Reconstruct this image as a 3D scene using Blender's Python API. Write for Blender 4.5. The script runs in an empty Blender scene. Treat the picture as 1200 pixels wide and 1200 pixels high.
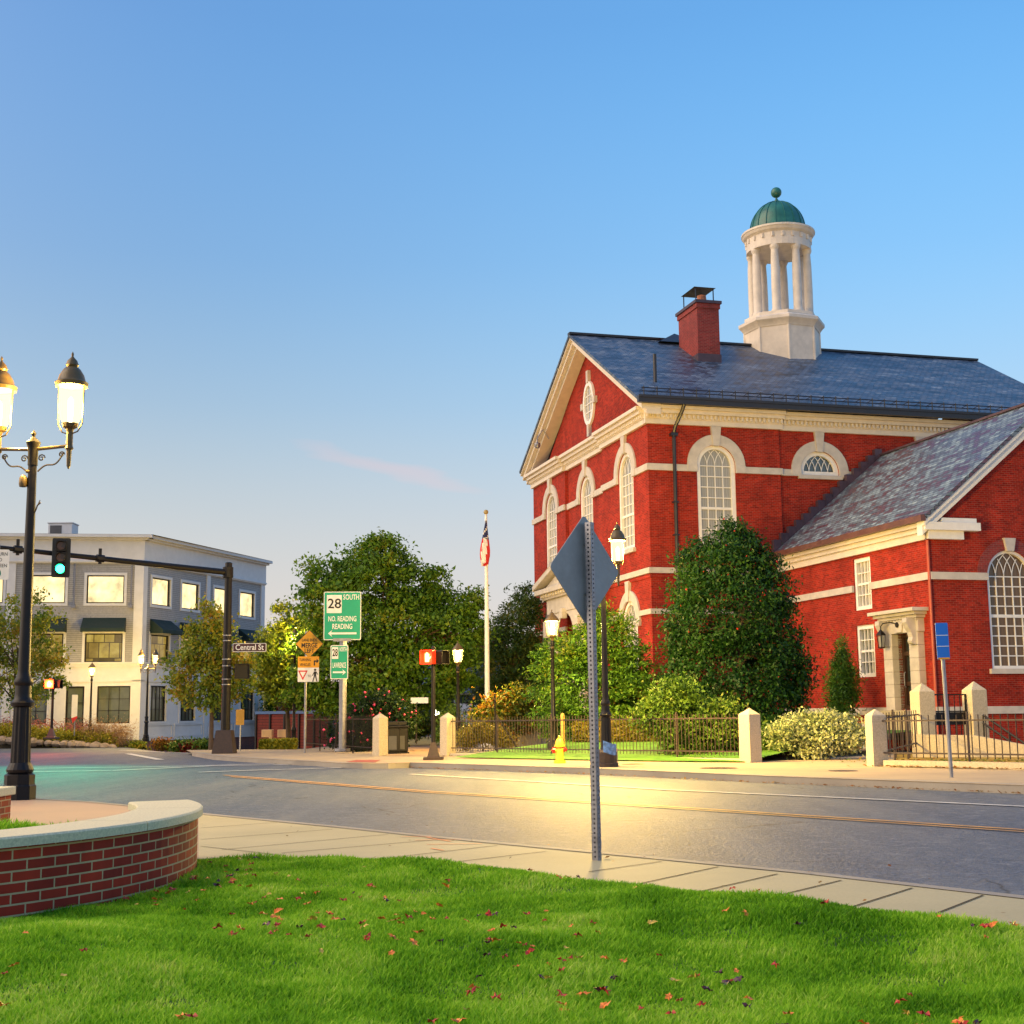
import bpy, math, random
import numpy as np
from mathutils import Vector, Matrix
from mathutils.geometry import tessellate_polygon
S = bpy.context.scene
COL = S.collection
rad = math.radians
def lin(c):
    return tuple(((x/255)/12.92 if x/255 <= .04045 else ((x/255+.055)/1.055)**2.4) for x in c)

# ------------------------------------------------------------------ camera
FPX, PITCH, ROLL, EYE = 1600.0, math.atan(235/1600), 0.0105, 1.2
cF = Vector((0, math.cos(PITCH), math.sin(PITCH)))
c0 = Vector((0, -math.sin(PITCH), math.cos(PITCH)))
cR = Vector((1, 0, 0))*math.cos(ROLL) - c0*math.sin(ROLL)
cU = c0*math.cos(ROLL) + Vector((1, 0, 0))*math.sin(ROLL)
CAM = Vector((0, 0, EYE))
cd = bpy.data.cameras.new('camera'); cam = bpy.data.objects.new('camera', cd); COL.objects.link(cam)
cd.sensor_width = 36; cd.lens = FPX/1200*36; cd.clip_end = 3000; cd.clip_start = .05
cam.matrix_world = Matrix(((cR.x, cU.x, -cF.x, 0), (cR.y, cU.y, -cF.y, 0), (cR.z, cU.z, -cF.z, EYE), (0, 0, 0, 1)))
S.camera = cam
# ------------------------------------------------------------------ world, sun, exposure
SUN_EL, SUN_AZ = rad(36), math.atan2(-.975, -.20)      # direction the light comes from, azimuth from +Y towards +X
W = bpy.data.worlds.new('World'); S.world = W; W.use_nodes = True
nt = W.node_tree; nt.nodes.clear()
def N(t, **k):
    n = nt.nodes.new(t)
    for a, b in k.items(): setattr(n, a, b)
    return n
L = nt.links.new
out = N('ShaderNodeOutputWorld'); add = N('ShaderNodeAddShader')
bg1 = N('ShaderNodeBackground'); bg2 = N('ShaderNodeBackground')
sky = N('ShaderNodeTexSky', sky_type='NISHITA', sun_disc=False, sun_elevation=SUN_EL, sun_rotation=SUN_AZ)
L(sky.outputs[0], bg1.inputs[0]); bg1.inputs[1].default_value = .012
tc = N('ShaderNodeTexCoord'); sx = N('ShaderNodeSeparateXYZ'); L(tc.outputs['Generated'], sx.inputs[0])
mr = N('ShaderNodeMapRange'); mr.inputs['From Min'].default_value = -.2; mr.inputs['From Max'].default_value = 1.0
L(sx.outputs[2], mr.inputs[0])
def ramp(stops):
    r = N('ShaderNodeValToRGB'); r.color_ramp.interpolation = 'B_SPLINE'; e = r.color_ramp.elements
    while len(e) < len(stops): e.new(.5)
    for el, (z, c) in zip(e, stops): el.position = (z+.2)/1.2; el.color = (*lin(c), 1)
    L(mr.outputs[0], r.inputs[0]); return r
rl = ramp([(-.2, (92, 86, 84)), (-.02, (222, 200, 182)), (.03, (222, 205, 190)), (.08, (213, 204, 197)), (.145, (193, 200, 202)), (.22, (157, 186, 209)), (.32, (122, 167, 213)), (.47, (102, 157, 217)), (1, (78, 124, 190))])
rr = ramp([(-.2, (92, 86, 84)), (-.02, (226, 208, 198)), (.03, (228, 213, 204)), (.08, (216, 213, 213)), (.145, (203, 213, 222)), (.22, (165, 208, 240)), (.32, (132, 196, 248)), (.47, (98, 172, 238)), (1, (78, 130, 200))])
ax = N('ShaderNodeMapRange', interpolation_type='SMOOTHSTEP'); ax.inputs['From Min'].default_value = -.35; ax.inputs['From Max'].default_value = .35
L(sx.outputs[0], ax.inputs[0])
mx = N('ShaderNodeMix', data_type='RGBA'); L(ax.outputs[0], mx.inputs[0]); L(rl.outputs[0], mx.inputs[6]); L(rr.outputs[0], mx.inputs[7])
# a faint pink streak of cirrus low in the sky
def dirpx(x, y):
    d = cF*FPX + cR*(x-600) + cU*(600-y); return d.normalized()
p0, p1 = dirpx(335, 520), dirpx(580, 578)
ctr = (p0+p1)/2; e1 = (p1-p0).normalized(); e2 = ctr.cross(e1).normalized(); half = (p1-p0).length/2
def dotn(v):
    n = N('ShaderNodeVectorMath', operation='DOT_PRODUCT'); n.inputs[1].default_value = v; L(tc.outputs['Generated'], n.inputs[0]); return n
def M2(op, a, b):
    n = N('ShaderNodeMath', operation=op)
    for i, x in enumerate((a, b)):
        if isinstance(x, (int, float)): n.inputs[i].default_value = x
        elif x is not None: L(x, n.inputs[i])
    return n.outputs[0]
cl = N('ShaderNodeTexNoise'); cl.inputs['Scale'].default_value = 22; cl.inputs['Detail'].default_value = 6
mpn = N('ShaderNodeMapping'); mpn.inputs['Scale'].default_value = (.6, .6, 2.4); L(tc.outputs['Generated'], mpn.inputs[0]); L(mpn.outputs[0], cl.inputs[0])
u_ = M2('DIVIDE', M2('SUBTRACT', dotn(e1).outputs['Value'], ctr.dot(e1)), half)
v_ = M2('DIVIDE', M2('SUBTRACT', dotn(e2).outputs['Value'], ctr.dot(e2)), .0075)
v_ = M2('ADD', v_, M2('MULTIPLY', M2('SUBTRACT', cl.outputs[0], .5), 2.6))
q_ = M2('ADD', M2('POWER', M2('ABSOLUTE', u_, None), 2.0), M2('POWER', M2('ABSOLUTE', v_, None), 2.0))
msk = M2('MULTIPLY', M2('MAXIMUM', M2('SUBTRACT', 1.0, q_), 0.0), .30)
msk = M2('MULTIPLY', msk, M2('GREATER_THAN', dotn(ctr).outputs['Value'], .5))
mx2 = N('ShaderNodeMix', data_type='RGBA'); L(msk, mx2.inputs[0]); L(mx.outputs[2], mx2.inputs[6]); mx2.inputs[7].default_value = (*lin((238, 196, 194)), 1)
L(mx2.outputs[2], bg2.inputs[0]); bg2.inputs[1].default_value = .88
# the brighter warm part of the sky around the low sun, behind the camera's left shoulder
gl_ = M2('POWER', M2('MAXIMUM', dotn(Vector((math.sin(SUN_AZ), math.cos(SUN_AZ), .12)).normalized()).outputs['Value'], 0.0), 2.0)
bg3 = N('ShaderNodeBackground'); bg3.inputs[0].default_value = (1, .70, .42, 1); L(M2('MULTIPLY', gl_, .7), bg3.inputs[1])
add2 = N('ShaderNodeAddShader'); L(bg2.outputs[0], add2.inputs[0]); L(bg3.outputs[0], add2.inputs[1]); bg2 = add2
L(bg1.outputs[0], add.inputs[0]); L(bg2.outputs[0], add.inputs[1]); L(add.outputs[0], out.inputs[0])
sd = bpy.data.lights.new('sun', 'SUN'); sd.energy = 2.6; sd.angle = rad(60); sd.color = (1, .75, .48)
so = bpy.data.objects.new('sun', sd); COL.objects.link(so)
sdir = Vector((math.sin(SUN_AZ)*math.cos(SUN_EL), math.cos(SUN_AZ)*math.cos(SUN_EL), math.sin(SUN_EL)))
so.rotation_euler = sdir.to_track_quat('Z', 'Y').to_euler()
S.view_settings.view_transform = 'Standard'; S.view_settings.look = 'None'; S.view_settings.gamma = 1
S.view_settings.exposure = 0.2
S.cycles.max_bounces = 6; S.cycles.transparent_max_bounces = 12; S.cycles.sample_clamp_indirect = 3; S.cycles.use_denoising = True

# ------------------------------------------------------------------ helpers
def ss(t): t = min(1, max(0, t)); return t*t*(3-2*t)
def gz(x, y, dz=0.0):
    dip = 1.0*ss((y-60)/18)*ss((x+.285*y)/4)*ss((-.175*y-x)/2)
    return .13 - .0065*y - dip + dz
def G(px, py, dz=0.0):
    d = cF*FPX + cR*(px-600) + cU*(600-py)
    t = (.13+dz-EYE)/(d.z+.0065*d.y); return CAM + d*t
def at(px, py, Y):
    d = cF*FPX + cR*(px-600) + cU*(600-py); return CAM + d*(Y/d.y)
def xat(px, Y, py=850): return at(px, py, Y).x
def onpl(px, py, o, n):
    d = cF*FPX + cR*(px-600) + cU*(600-py); return CAM + d*((Vector(o)-CAM).dot(n)/d.dot(n))

class MB:
    def __init__(s, f=None): s.v = []; s.f = []; s.m = []; s.fn = f; s.uv = {}; s.g = []; s.cur = 0
    def add(s, vs, fs, mi=0):
        o = len(s.v); s.v += [tuple(s.fn(*p)) if s.fn else tuple(p) for p in vs]
        for q in fs: s.f.append([i+o for i in q]); s.m.append(mi); s.g.append(s.cur)
        return s
    def box(s, a0, a1, b0, b1, c0_, c1, mi=0):
        return s.add([(a, b, c) for a in (a0, a1) for b in (b0, b1) for c in (c0_, c1)],
                     [(0, 1, 3, 2), (4, 6, 7, 5), (0, 4, 5, 1), (2, 3, 7, 6), (0, 2, 6, 4), (1, 5, 7, 3)], mi)
    def prism(s, pts, c0_, c1, mi=0):            # polygon in (a,b), extruded in c
        n = len(pts)
        return s.add([(a, b, c0_) for a, b in pts]+[(a, b, c1) for a, b in pts],
                     [list(range(n))[::-1], list(range(n, 2*n))]+[(i, (i+1) % n, n+(i+1) % n, n+i) for i in range(n)], mi)
    def ring(s, outer, inner, c0_, c1, mi=0, closed=True):   # band between two loops with equal counts
        n = len(outer); k = n if closed else n-1
        vs = [(a, b, c1) for a, b in outer]+[(a, b, c1) for a, b in inner]+[(a, b, c0_) for a, b in outer]+[(a, b, c0_) for a, b in inner]
        fs = []
        for i in range(k):
            j = (i+1) % n
            fs += [(i, j, n+j, n+i), (2*n+i, 2*n+j, j, i), (n+i, n+j, 3*n+j, 3*n+i)]
        if not closed: fs += [(0, n, 3*n, 2*n), (n-1, 2*n-1, 4*n-1, 3*n-1)]
        return s.add(vs, fs, mi)
    def lathe(s, prof, n=16, cx=0, cy=0, cz=0, mi=0, rot=0):
        vs = []; fs = []; m = len(prof)
        for r, z in prof:
            for k in range(n):
                a = 2*math.pi*k/n+rot; vs.append((cx+r*math.cos(a), cy+r*math.sin(a), cz+z))
        for i in range(m-1):
            for k in range(n): fs.append((i*n+k, i*n+(k+1) % n, (i+1)*n+(k+1) % n, (i+1)*n+k))
        if prof[0][0] > 1e-4: fs.append(list(range(n))[::-1])
        if prof[-1][0] > 1e-4: fs.append([(m-1)*n+k for k in range(n)])
        return s.add(vs, fs, mi)
    def tube(s, pts, r, n=8, mi=0):
        pts = [Vector(p) for p in pts]; rs = r if isinstance(r, (list, tuple)) else [r]*len(pts)
        vs = []; fs = []; up = None
        for i, p in enumerate(pts):
            t = (pts[min(i+1, len(pts)-1)]-pts[max(i-1, 0)]).normalized()
            if up is None: up = Vector((0, 0, 1)) if abs(t.z) < .9 else Vector((1, 0, 0))
            a = (up - t*up.dot(t)).normalized(); b = t.cross(a); up = a
            for k in range(n):
                w = 2*math.pi*k/n+math.pi/n; vs.append(p+(a*math.cos(w)+b*math.sin(w))*rs[i])
        for i in range(len(pts)-1):
            for k in range(n): fs.append((i*n+k, i*n+(k+1) % n, (i+1)*n+(k+1) % n, (i+1)*n+k))
        fs += [list(range(n))[::-1], [(len(pts)-1)*n+k for k in range(n)]]
        return s.add(vs, fs, mi)
    def wall(s, outer, holes, depth=.2, mi=0):    # panel with openings and reveals, in (a,b), outward c
        loops = [outer]+holes
        flat = [p for l in loops for p in l]
        tris = tessellate_polygon([[Vector((a, b, 0)) for a, b in l] for l in loops])
        s.add([(a, b, 0) for a, b in flat], [tuple(t) for t in tris], mi)
        for h in holes:
            n = len(h)
            s.add([(a, b, 0) for a, b in h]+[(a, b, -depth) for a, b in h], [(i, (i+1) % n, n+(i+1) % n, n+i) for i in range(n)], mi)
        return s
    def split(s, name, mats, parent=None):         # one object for each marked run of pieces
        for k in sorted(set(s.g), key=str):
            c = MB(); c.v = s.v; fs = [f for f, g in zip(s.f, s.g) if g == k]; used = sorted({i for f in fs for i in f}); mp = {i: j for j, i in enumerate(used)}
            c.v = [s.v[i] for i in used]; c.f = [[mp[i] for i in f] for f in fs]; c.m = [0]*len(fs); c.build(name, mats, parent)
    def build(s, name, mats, parent=None, smooth=False, bevel=0):
        me = bpy.data.meshes.new(name); me.from_pydata(s.v, [], s.f)
        mats = mats if isinstance(mats, (list, tuple)) else [mats]
        for m in mats: me.materials.append(m)
        if len(mats) > 1: me.polygons.foreach_set('material_index', s.m)
        if smooth: me.polygons.foreach_set('use_smooth', [True]*len(me.polygons))
        uvl = me.uv_layers.new(name='UVMap'); co = me.vertices
        for p in me.polygons:
            n = p.normal; ov = s.uv.get(p.index)
            if abs(n.z) > .985: t, b = Vector((1, 0, 0)), Vector((0, 1, 0))
            else: t = Vector((-n.y, n.x, 0)).normalized(); b = n.cross(t)
            for q, (li, vi) in enumerate(zip(p.loop_indices, p.vertices)):
                if ov: uvl.data[li].uv = ov[q]
                else: c = co[vi].co; uvl.data[li].uv = (c.dot(t), c.dot(b))
        o = bpy.data.objects.new(name, me); COL.objects.link(o)
        if parent: o.parent = parent
        if bevel:
            bv = o.modifiers.new('bevel', 'BEVEL'); bv.width = bevel; bv.segments = 2; bv.limit_method = 'ANGLE'
        if smooth and bevel == 0:
            try: me.set_sharp_from_angle(angle=rad(40))
            except Exception: pass
        return o

def tag(o, label=None, cat=None, group=None, kind=None):
    if label: o['label'] = label
    if cat: o['category'] = cat
    if group: o['group'] = group
    if kind: o['kind'] = kind
    return o
def thing(name, label, cat, loc=(0, 0, 0), rz=0, group=None):
    o = bpy.data.objects.new(name, None); COL.objects.link(o); o.location = loc; o.rotation_euler = (0, 0, rz); o.empty_display_size = .3
    return tag(o, label, cat, group)
def copy_tree(o, parent=None):
    c = o.copy(); COL.objects.link(c)
    if parent: c.parent = parent
    for ch in list(o.children): copy_tree(ch, c)
    return c
def text(body, size, mat, parent, loc, rot=(math.pi/2, 0, 0), name='lettering', align='CENTER', ext=.002, sx_=1.0, bold=0.0, spacing=1.0):
    cu = bpy.data.curves.new(name, 'FONT'); cu.body = body; cu.size = size; cu.align_x = align; cu.align_y = 'CENTER'; cu.extrude = ext; cu.offset = bold; cu.space_character = spacing
    cu.resolution_u = 3
    tmp = bpy.data.objects.new('tmp', cu); COL.objects.link(tmp)
    me = bpy.data.meshes.new_from_object(tmp.evaluated_get(bpy.context.evaluated_depsgraph_get()))
    bpy.data.objects.remove(tmp)
    me.materials.clear(); me.materials.append(mat)
    o = bpy.data.objects.new(name, me); COL.objects.link(o); o.parent = parent; o.location = loc; o.rotation_euler = rot; o.scale = (sx_, 1, 1)
    return o

# ------------------------------------------------------------------ materials
class NT:
    def __init__(s, name):
        s.m = bpy.data.materials.new(name); s.m.use_nodes = True; s.t = s.m.node_tree; s.b = s.t.nodes['Principled BSDF']; s.o = s.t.nodes['Material Output']
    def n(s, t, ins=None, **k):
        x = s.t.nodes.new(t)
        for a, b in k.items(): setattr(x, a, b)
        for a, b in (ins or {}).items():
            if isinstance(b, bpy.types.NodeSocket): s.t.links.new(b, x.inputs[a])
            else: x.inputs[a].default_value = b
        return x
    def l(s, a, b): s.t.links.new(a, b)
    def coord(s, kind='Object'): return s.n('ShaderNodeTexCoord').outputs[kind]
    def noise(s, vec, scale, detail=4, rough=.6): return s.n('ShaderNodeTexNoise', {'Vector': vec, 'Scale': scale, 'Detail': detail, 'Roughness': rough}).outputs[0]
    def rng(s, v, a, b, c, d): return s.n('ShaderNodeMapRange', {0: v, 1: a, 2: b, 3: c, 4: d}).outputs[0]
    def mix(s, f, a, b, mode='MIX'):
        x = s.n('ShaderNodeMix', data_type='RGBA', blend_type=mode)
        for i, q in ((0, f), (6, a), (7, b)):
            if isinstance(q, bpy.types.NodeSocket): s.l(q, x.inputs[i])
            else: x.inputs[i].default_value = (*q, 1) if isinstance(q, tuple) and len(q) == 3 else q
        return x.outputs[2]
    def ramp(s, f, stops, interp='LINEAR'):
        r = s.n('ShaderNodeValToRGB', {0: f}); r.color_ramp.interpolation = interp; e = r.color_ramp.elements
        while len(e) < len(stops): e.new(.5)
        for el, (p, c) in zip(e, stops): el.position = p; el.color = (*c, 1)
        return r.outputs[0]
    def bump(s, h, st, d=.02): s.l(s.n('ShaderNodeBump', {'Height': h, 'Strength': st, 'Distance': d}).outputs[0], s.b.inputs['Normal'])
    def set(s, **k):
        nm = {'col': 'Base Color', 'rough': 'Roughness', 'metal': 'Metallic', 'spec': 'Specular IOR Level', 'ior': 'IOR', 'em': 'Emission Color', 'es': 'Emission Strength', 'alpha': 'Alpha', 'coat': 'Coat Weight', 'sub': 'Subsurface Weight', 'trans': 'Transmission Weight'}
        for a, b in k.items():
            i = s.b.inputs[nm[a]]
            if isinstance(b, bpy.types.NodeSocket): s.l(b, i)
            else: i.default_value = (*b, 1) if isinstance(b, tuple) and len(b) == 3 else b
        return s.m
def plain(name, col, rough=.6, var=.15, scale=6, bump=0, metal=0, spec=.5, coat=0):
    t = NT(name); c = t.coord(); f = t.noise(c, scale, 5)
    f2 = t.rng(f, .3, .7, 1-var, 1+var)
    k = t.n('ShaderNodeVectorMath', {0: tuple(col)}, operation='SCALE'); t.l(f2, k.inputs['Scale'])
    t.set(col=k.outputs[0], rough=t.rng(f, .3, .7, max(.02, rough-.08), min(1, rough+.08)), metal=metal, spec=spec, coat=coat)
    if bump: t.bump(t.noise(c, scale*8, 3), bump)
    return t.m
def brick(name, c1, c2, mortar, bw=.2, bh=.0677, ms=.009, rough=.8, stain=.25, spec=.3, bias=0.0):
    t = NT(name); uv = t.coord('UV'); ob = t.coord()
    b = t.n('ShaderNodeTexBrick', {'Vector': uv, 'Color1': (*c1, 1), 'Color2': (*c2, 1), 'Mortar': (*mortar, 1), 'Scale': 1.0, 'Mortar Size': ms, 'Mortar Smooth': .2, 'Brick Width': bw, 'Row Height': bh, 'Bias': bias})
    n = t.noise(ob, .9, 5); n2 = t.noise(ob, 7, 3)
    st_ = t.noise(t.n('ShaderNodeMapping', {0: ob, 'Scale': (2.6, 2.6, .16)}).outputs[0], 1.0, 5, .7)
    n = t.n('ShaderNodeMath', {0: t.rng(n, 0, 1, -.0, .62), 1: t.rng(st_, 0, 1, 0, .38)}, operation='ADD').outputs[0]
    f = t.rng(n, .34, .66, 1-stain*1.15, 1+stain*.55); g = t.rng(n2, .3, .7, .88, 1.1)
    k = t.n('ShaderNodeVectorMath', {0: b.outputs[0]}, operation='SCALE'); t.l(f, k.inputs['Scale'])
    k2 = t.n('ShaderNodeVectorMath', {0: k.outputs[0]}, operation='SCALE'); t.l(g, k2.inputs['Scale'])
    t.set(col=k2.outputs[0], rough=rough, spec=spec)
    inv = t.n('ShaderNodeMath', {0: 1.0, 1: b.outputs[1]}, operation='SUBTRACT').outputs[0]
    h = t.n('ShaderNodeMath', {0: inv, 1: t.rng(n2, 0, 1, 0, .4)}, operation='ADD').outputs[0]
    t.bump(h, .5, .008)
    return t.m
def slate(name, cols, bw=.28, bh=.2, rough=.42):
    t = NT(name); uv = t.coord('UV'); ob = t.coord()
    b = t.n('ShaderNodeTexBrick', {'Vector': uv, 'Color1': (0, 0, 0, 1), 'Color2': (1, 1, 1, 1), 'Mortar': (.5, .5, .5, 1), 'Scale': 1.0, 'Mortar Size': .012, 'Brick Width': bw, 'Row Height': bh})
    val = t.n('ShaderNodeSeparateColor', {0: b.outputs[0]}).outputs[0]
    big = t.noise(t.n('ShaderNodeMapping', {0: uv, 'Scale': (.35, 1.2, 1)}).outputs[0], 1.0, 4)
    v = t.n('ShaderNodeMath', {0: t.rng(val, 0, 1, -.22, .22), 1: big}, operation='ADD').outputs[0]
    c = t.ramp(t.rng(v, .15, .85, 0, 1), [(i/(len(cols)-1), q) for i, q in enumerate(cols)])
    c = t.mix(b.outputs[1], c, (.015, .017, .022))
    t.set(col=c, rough=t.rng(val, 0, 1, rough-.12, rough+.12), spec=.6)
    hgt = t.n('ShaderNodeMath', {0: t.rng(val, 0, 1, 0, .5), 1: b.outputs[1]}, operation='SUBTRACT').outputs[0]
    t.bump(hgt, .6, .015); return t.m
def leafmat(name, cols, rough=.5, trans=.35):
    t = NT(name); r = t.n('ShaderNodeNewGeometry').outputs['Random Per Island']; ob = t.coord()
    n = t.noise(ob, .6, 3)
    v = t.n('ShaderNodeMath', {0: t.rng(r, 0, 1, -.3, .3), 1: t.rng(n, .25, .75, .1, .9)}, operation='ADD').outputs[0]
    c = t.ramp(v, [(i/(len(cols)-1), q) for i, q in enumerate(cols)])
    t.set(col=c, rough=rough, spec=.3)
    tr = t.n('ShaderNodeBsdfTranslucent', {0: c}); ms = t.n('ShaderNodeMixShader', {0: trans, 1: t.b.outputs[0], 2: tr.outputs[0]})
    t.l(ms.outputs[0], t.o.inputs[0]); return t.m
def glow(name, col, s, noise=None):
    t = NT(name); t.set(col=(.02, .02, .02), em=tuple(col), es=s, rough=.3)
    if noise:
        f = t.noise(t.coord(), noise[0], 3); t.set(es=t.rng(f, .3, .7, s*noise[1], s*noise[2]))
    return t.m
def lampglass(name, col, s, clear=.75):
    t = NT(name); e = t.n('ShaderNodeEmission', {0: (*col, 1), 1: s}); tr = t.n('ShaderNodeBsdfTransparent')
    ms = t.n('ShaderNodeMixShader', {0: 1-clear, 1: tr.outputs[0], 2: e.outputs[0]}); t.l(ms.outputs[0], t.o.inputs[0]); return t.m
def glass(name, col=(.03, .04, .05), rough=.06, curtain=None):
    t = NT(name)
    if curtain:
        uv = t.coord('UV'); w = t.n('ShaderNodeTexWave', {'Vector': uv, 'Scale': 3.0, 'Distortion': 2.0, 'Detail': 2}).outputs[1]
        c = t.mix(t.rng(w, 0, 1, 0, 1), tuple(x*.8 for x in curtain), curtain)
    else:
        f = t.noise(t.coord(), 1.3, 3); c = t.mix(f, tuple(x*.5 for x in col), tuple(x*1.6 for x in col))
    t.set(col=c, rough=rough, spec=.5 if curtain else .9, coat=.12 if curtain else .6); t.b.inputs['Coat Roughness'].default_value = .03
    t.bump(t.noise(t.coord(), 1.2, 1), .04, .05)
    return t.m
m = {}
m['brick'] = brick('red_brick', (.43, .026, .012), (.23, .013, .008), (.32, .10, .07), stain=.30, ms=.006, spec=.12)
m['brick_dark'] = brick('chimney_brick', (.30, .035, .032), (.20, .025, .025), (.25, .12, .10), ms=.006)
m['brick_found'] = brick('foundation_brick', (.24, .06, .05), (.14, .05, .05), (.22, .17, .16))
m['brick_near'] = brick('planter_brick', (.46, .036, .012), (.25, .020, .010), (.52, .38, .20), bw=.205, bh=.063, ms=.0062, stain=.3)
m['stone'] = plain('limestone', (.53, .48, .42), .75, .14, 3, .15)
m['granite'] = plain('granite', (.46, .39, .28), .8, .22, 30, .2)
m['cap'] = plain('coping_granite', (.60, .54, .36), .75, .2, 60, .25)
m['white'] = plain('white_paint', (.80, .77, .72), .45, .06, 4)
m['cream'] = plain('cream_trim', (.68, .60, .49), .5, .08, 3)
m['cupwhite'] = plain('weathered_white_wood', (.68, .60, .51), .6, .13, 2.2, .1)
m['copper'] = plain('green_copper', (.016, .125, .10), .42, .35, 2.0, .05, spec=.6)
m['darkmetal'] = plain('glow_tinted_dark_metal', (.11, .07, .018), .42, .3, 8, .05)  # lantern glow on the caps is put into this golden base colour
m['black'] = plain('black_iron', (.011, .009, .009), .42, .3, 10, 0, spec=.25)
m['rustiron'] = plain('brown_iron', (.038, .022, .018), .55, .3, 14, 0)
m['gutter'] = plain('dark_gutter', (.02, .018, .022), .4, .3, 3)
m['brownmetal'] = plain('brown_gutter', (.11, .045, .035), .4, .2, 3)
m['lead'] = plain('purple_flashing', (.06, .035, .05), .5, .3, 3)
m['slate'] = slate('grey_slate', [(.010, .016, .030), (.035, .055, .09), (.075, .11, .17), (.12, .15, .20), (.24, .28, .33)], rough=.46)
m['slate2'] = slate('mixed_slate', [(.07, .028, .045), (.11, .05, .075), (.08, .10, .13), (.14, .18, .22), (.20, .27, .31), (.27, .34, .36)], bw=.3, bh=.16, rough=.45)
m['galv'] = plain('galvanised_steel', (.27, .27, .30), .4, .18, 9, .05, metal=.6)
m['signback'] = plain('aluminium_sign_back', (.31, .305, .30), .5, .2, 4, .08, metal=.3)
m['green'] = plain('sign_green', (.0, .33, .19), .45, .06, 5)
m['signwhite'] = plain('sign_white', (.78, .76, .72), .5, .06, 5)
m['yellow'] = plain('sign_yellow', (.62, .30, .01), .5, .08, 5)
m['orange'] = plain('sign_orange', (.75, .33, .01), .5, .08, 5)
m['signblack'] = plain('sign_black', (.008, .008, .01), .5, .1, 5)
m['signred'] = plain('sign_red', (.60, .02, .02), .5, .1, 5)
m['blue'] = plain('sign_blue', (.01, .16, .62), .5, .06, 3)
m['namesign'] = plain('dark_maroon_plate', (.05, .012, .018), .45, .2, 6)
m['hydrant'] = plain('yellow_enamel', (.80, .50, .03), .4, .1, 12)
m['capred'] = plain('red_enamel', (.55, .012, .01), .4, .1, 12)
m['clap'] = brick('grey_clapboard', (.33, .33, .335), (.31, .31, .32), (.17, .17, .175), bw=6, bh=.12, ms=.012, stain=.06, rough=.6)
m['wtrim'] = plain('building_white', (.60, .60, .61), .55, .07, 2)
m['awn'] = plain('green_canvas', (.003, .018, .013), .7, .25, 3)
m['roofdark'] = plain('roof_edge', (.08, .08, .085), .6, .2, 3)
m['bark'] = plain('bark', (.075, .05, .035), .9, .35, 9, .5)
m['redwood'] = brick('red_panel_wood', (.16, .022, .014), (.12, .018, .012), (.04, .008, .006), bw=3, bh=.14, ms=.012)
m['tanblock'] = plain('tan_block', (.72, .46, .25), .7, .1, 3)
m['bluetarp'] = plain('blue_cap', (.03, .10, .25), .5, .1, 3)
m['win_dark'] = glass('dark_window_glass', (.03, .04, .038), .05)
m['win_cur'] = glass('curtained_glass', curtain=(.34, .34, .32), rough=.08)
m['win_green'] = glass('greenish_glass', (.085, .10, .07), .1)
m['win_blind'] = glass('blind_glass', curtain=(.13, .075, .035), rough=.08)
m['doorwood'] = plain('dark_door_wood', (.045, .018, .010), .35, .3, 4)
m['lit_up'] = glow('lit_window_upper', (1, .76, .36), 1.45, (1.1, .45, 1.25))
m['lampglass'] = lampglass('lamp_glass', (1, .72, .26), 2.9, .45)
m['bulb'] = glow('bulb', (1, .85, .5), 20)
m['sig_green'] = glow('signal_green', (.01, 1, .33), 30)
m['hand'] = glow('hand_red', (1, .10, .03), 30)
m['sigred'] = plain('signal_housing_red', (.5, .03, .01), .5, .2, 8)
m['lens'] = plain('unlit_lens', (.06, .02, .01), .2, .2, 8)
def asphalt():
    t = NT('asphalt'); ob = t.coord()
    fine = t.noise(ob, 55, 3); big = t.noise(ob, .22, 5); mid = t.noise(t.n('ShaderNodeMapping', {0: ob, 'Rotation': (0, 0, -.63), 'Scale': (1, .08, 1)}).outputs[0], 1.2, 4)
    fine2 = t.noise(ob, 21, 3, .7); c = t.mix(t.rng(fine, .35, .65, 0, 1), (.022, .034, .060), (.125, .165, .24)); c = t.mix(t.rng(fine2, .36, .60, .75, 0), c, (.022, .027, .036)); c = t.mix(t.rng(t.noise(ob, 5.5, 4, .75), .52, .68, 0, .45), c, (.26, .27, .29))
    c = t.mix(t.rng(big, .35, .65, 0, .3), c, (.075, .085, .105))
    c = t.mix(t.rng(mid, .42, .7, 0, .5), c, (.15, .16, .17))
    wv = t.n('ShaderNodeVectorMath', {0: ob, 1: t.n('ShaderNodeVectorMath', {0: t.n('ShaderNodeTexNoise', {'Vector': ob, 'Scale': .8, 'Detail': 4}).outputs[1], 1: (.9, .9, .9)}, operation='MULTIPLY').outputs[0]}, operation='ADD').outputs[0]
    vo = t.n('ShaderNodeTexVoronoi', {'Vector': wv, 'Scale': .22}, feature='DISTANCE_TO_EDGE').outputs[0]
    crack = t.rng(vo, 0, .006, 1, 0); gate = t.rng(t.noise(ob, .35, 2), .5, .56, 0, 1)
    ck = t.n('ShaderNodeMath', {0: crack, 1: gate}, operation='MULTIPLY').outputs[0]
    c = t.mix(ck, c, (.02, .02, .022))
    t.set(col=c, rough=t.rng(fine, .3, .7, .56, .78), spec=.45)
    t.bump(fine2, .9, .02); return t.m
m['asphalt'] = asphalt()
def paving(name, c1, c2, joint=None, rot=0.0):
    t = NT(name); ob = t.coord(); f = t.noise(ob, 60, 3); g = t.noise(ob, .7, 5)
    c = t.mix(t.rng(g, .3, .7, 0, 1), c1, c2); c = t.mix(t.rng(f, .3, .7, 0, .35), c, tuple(x*.6 for x in c1))
    t.set(col=c, rough=.72, spec=.35); t.bump(f, .25, .004); return t.m
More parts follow.
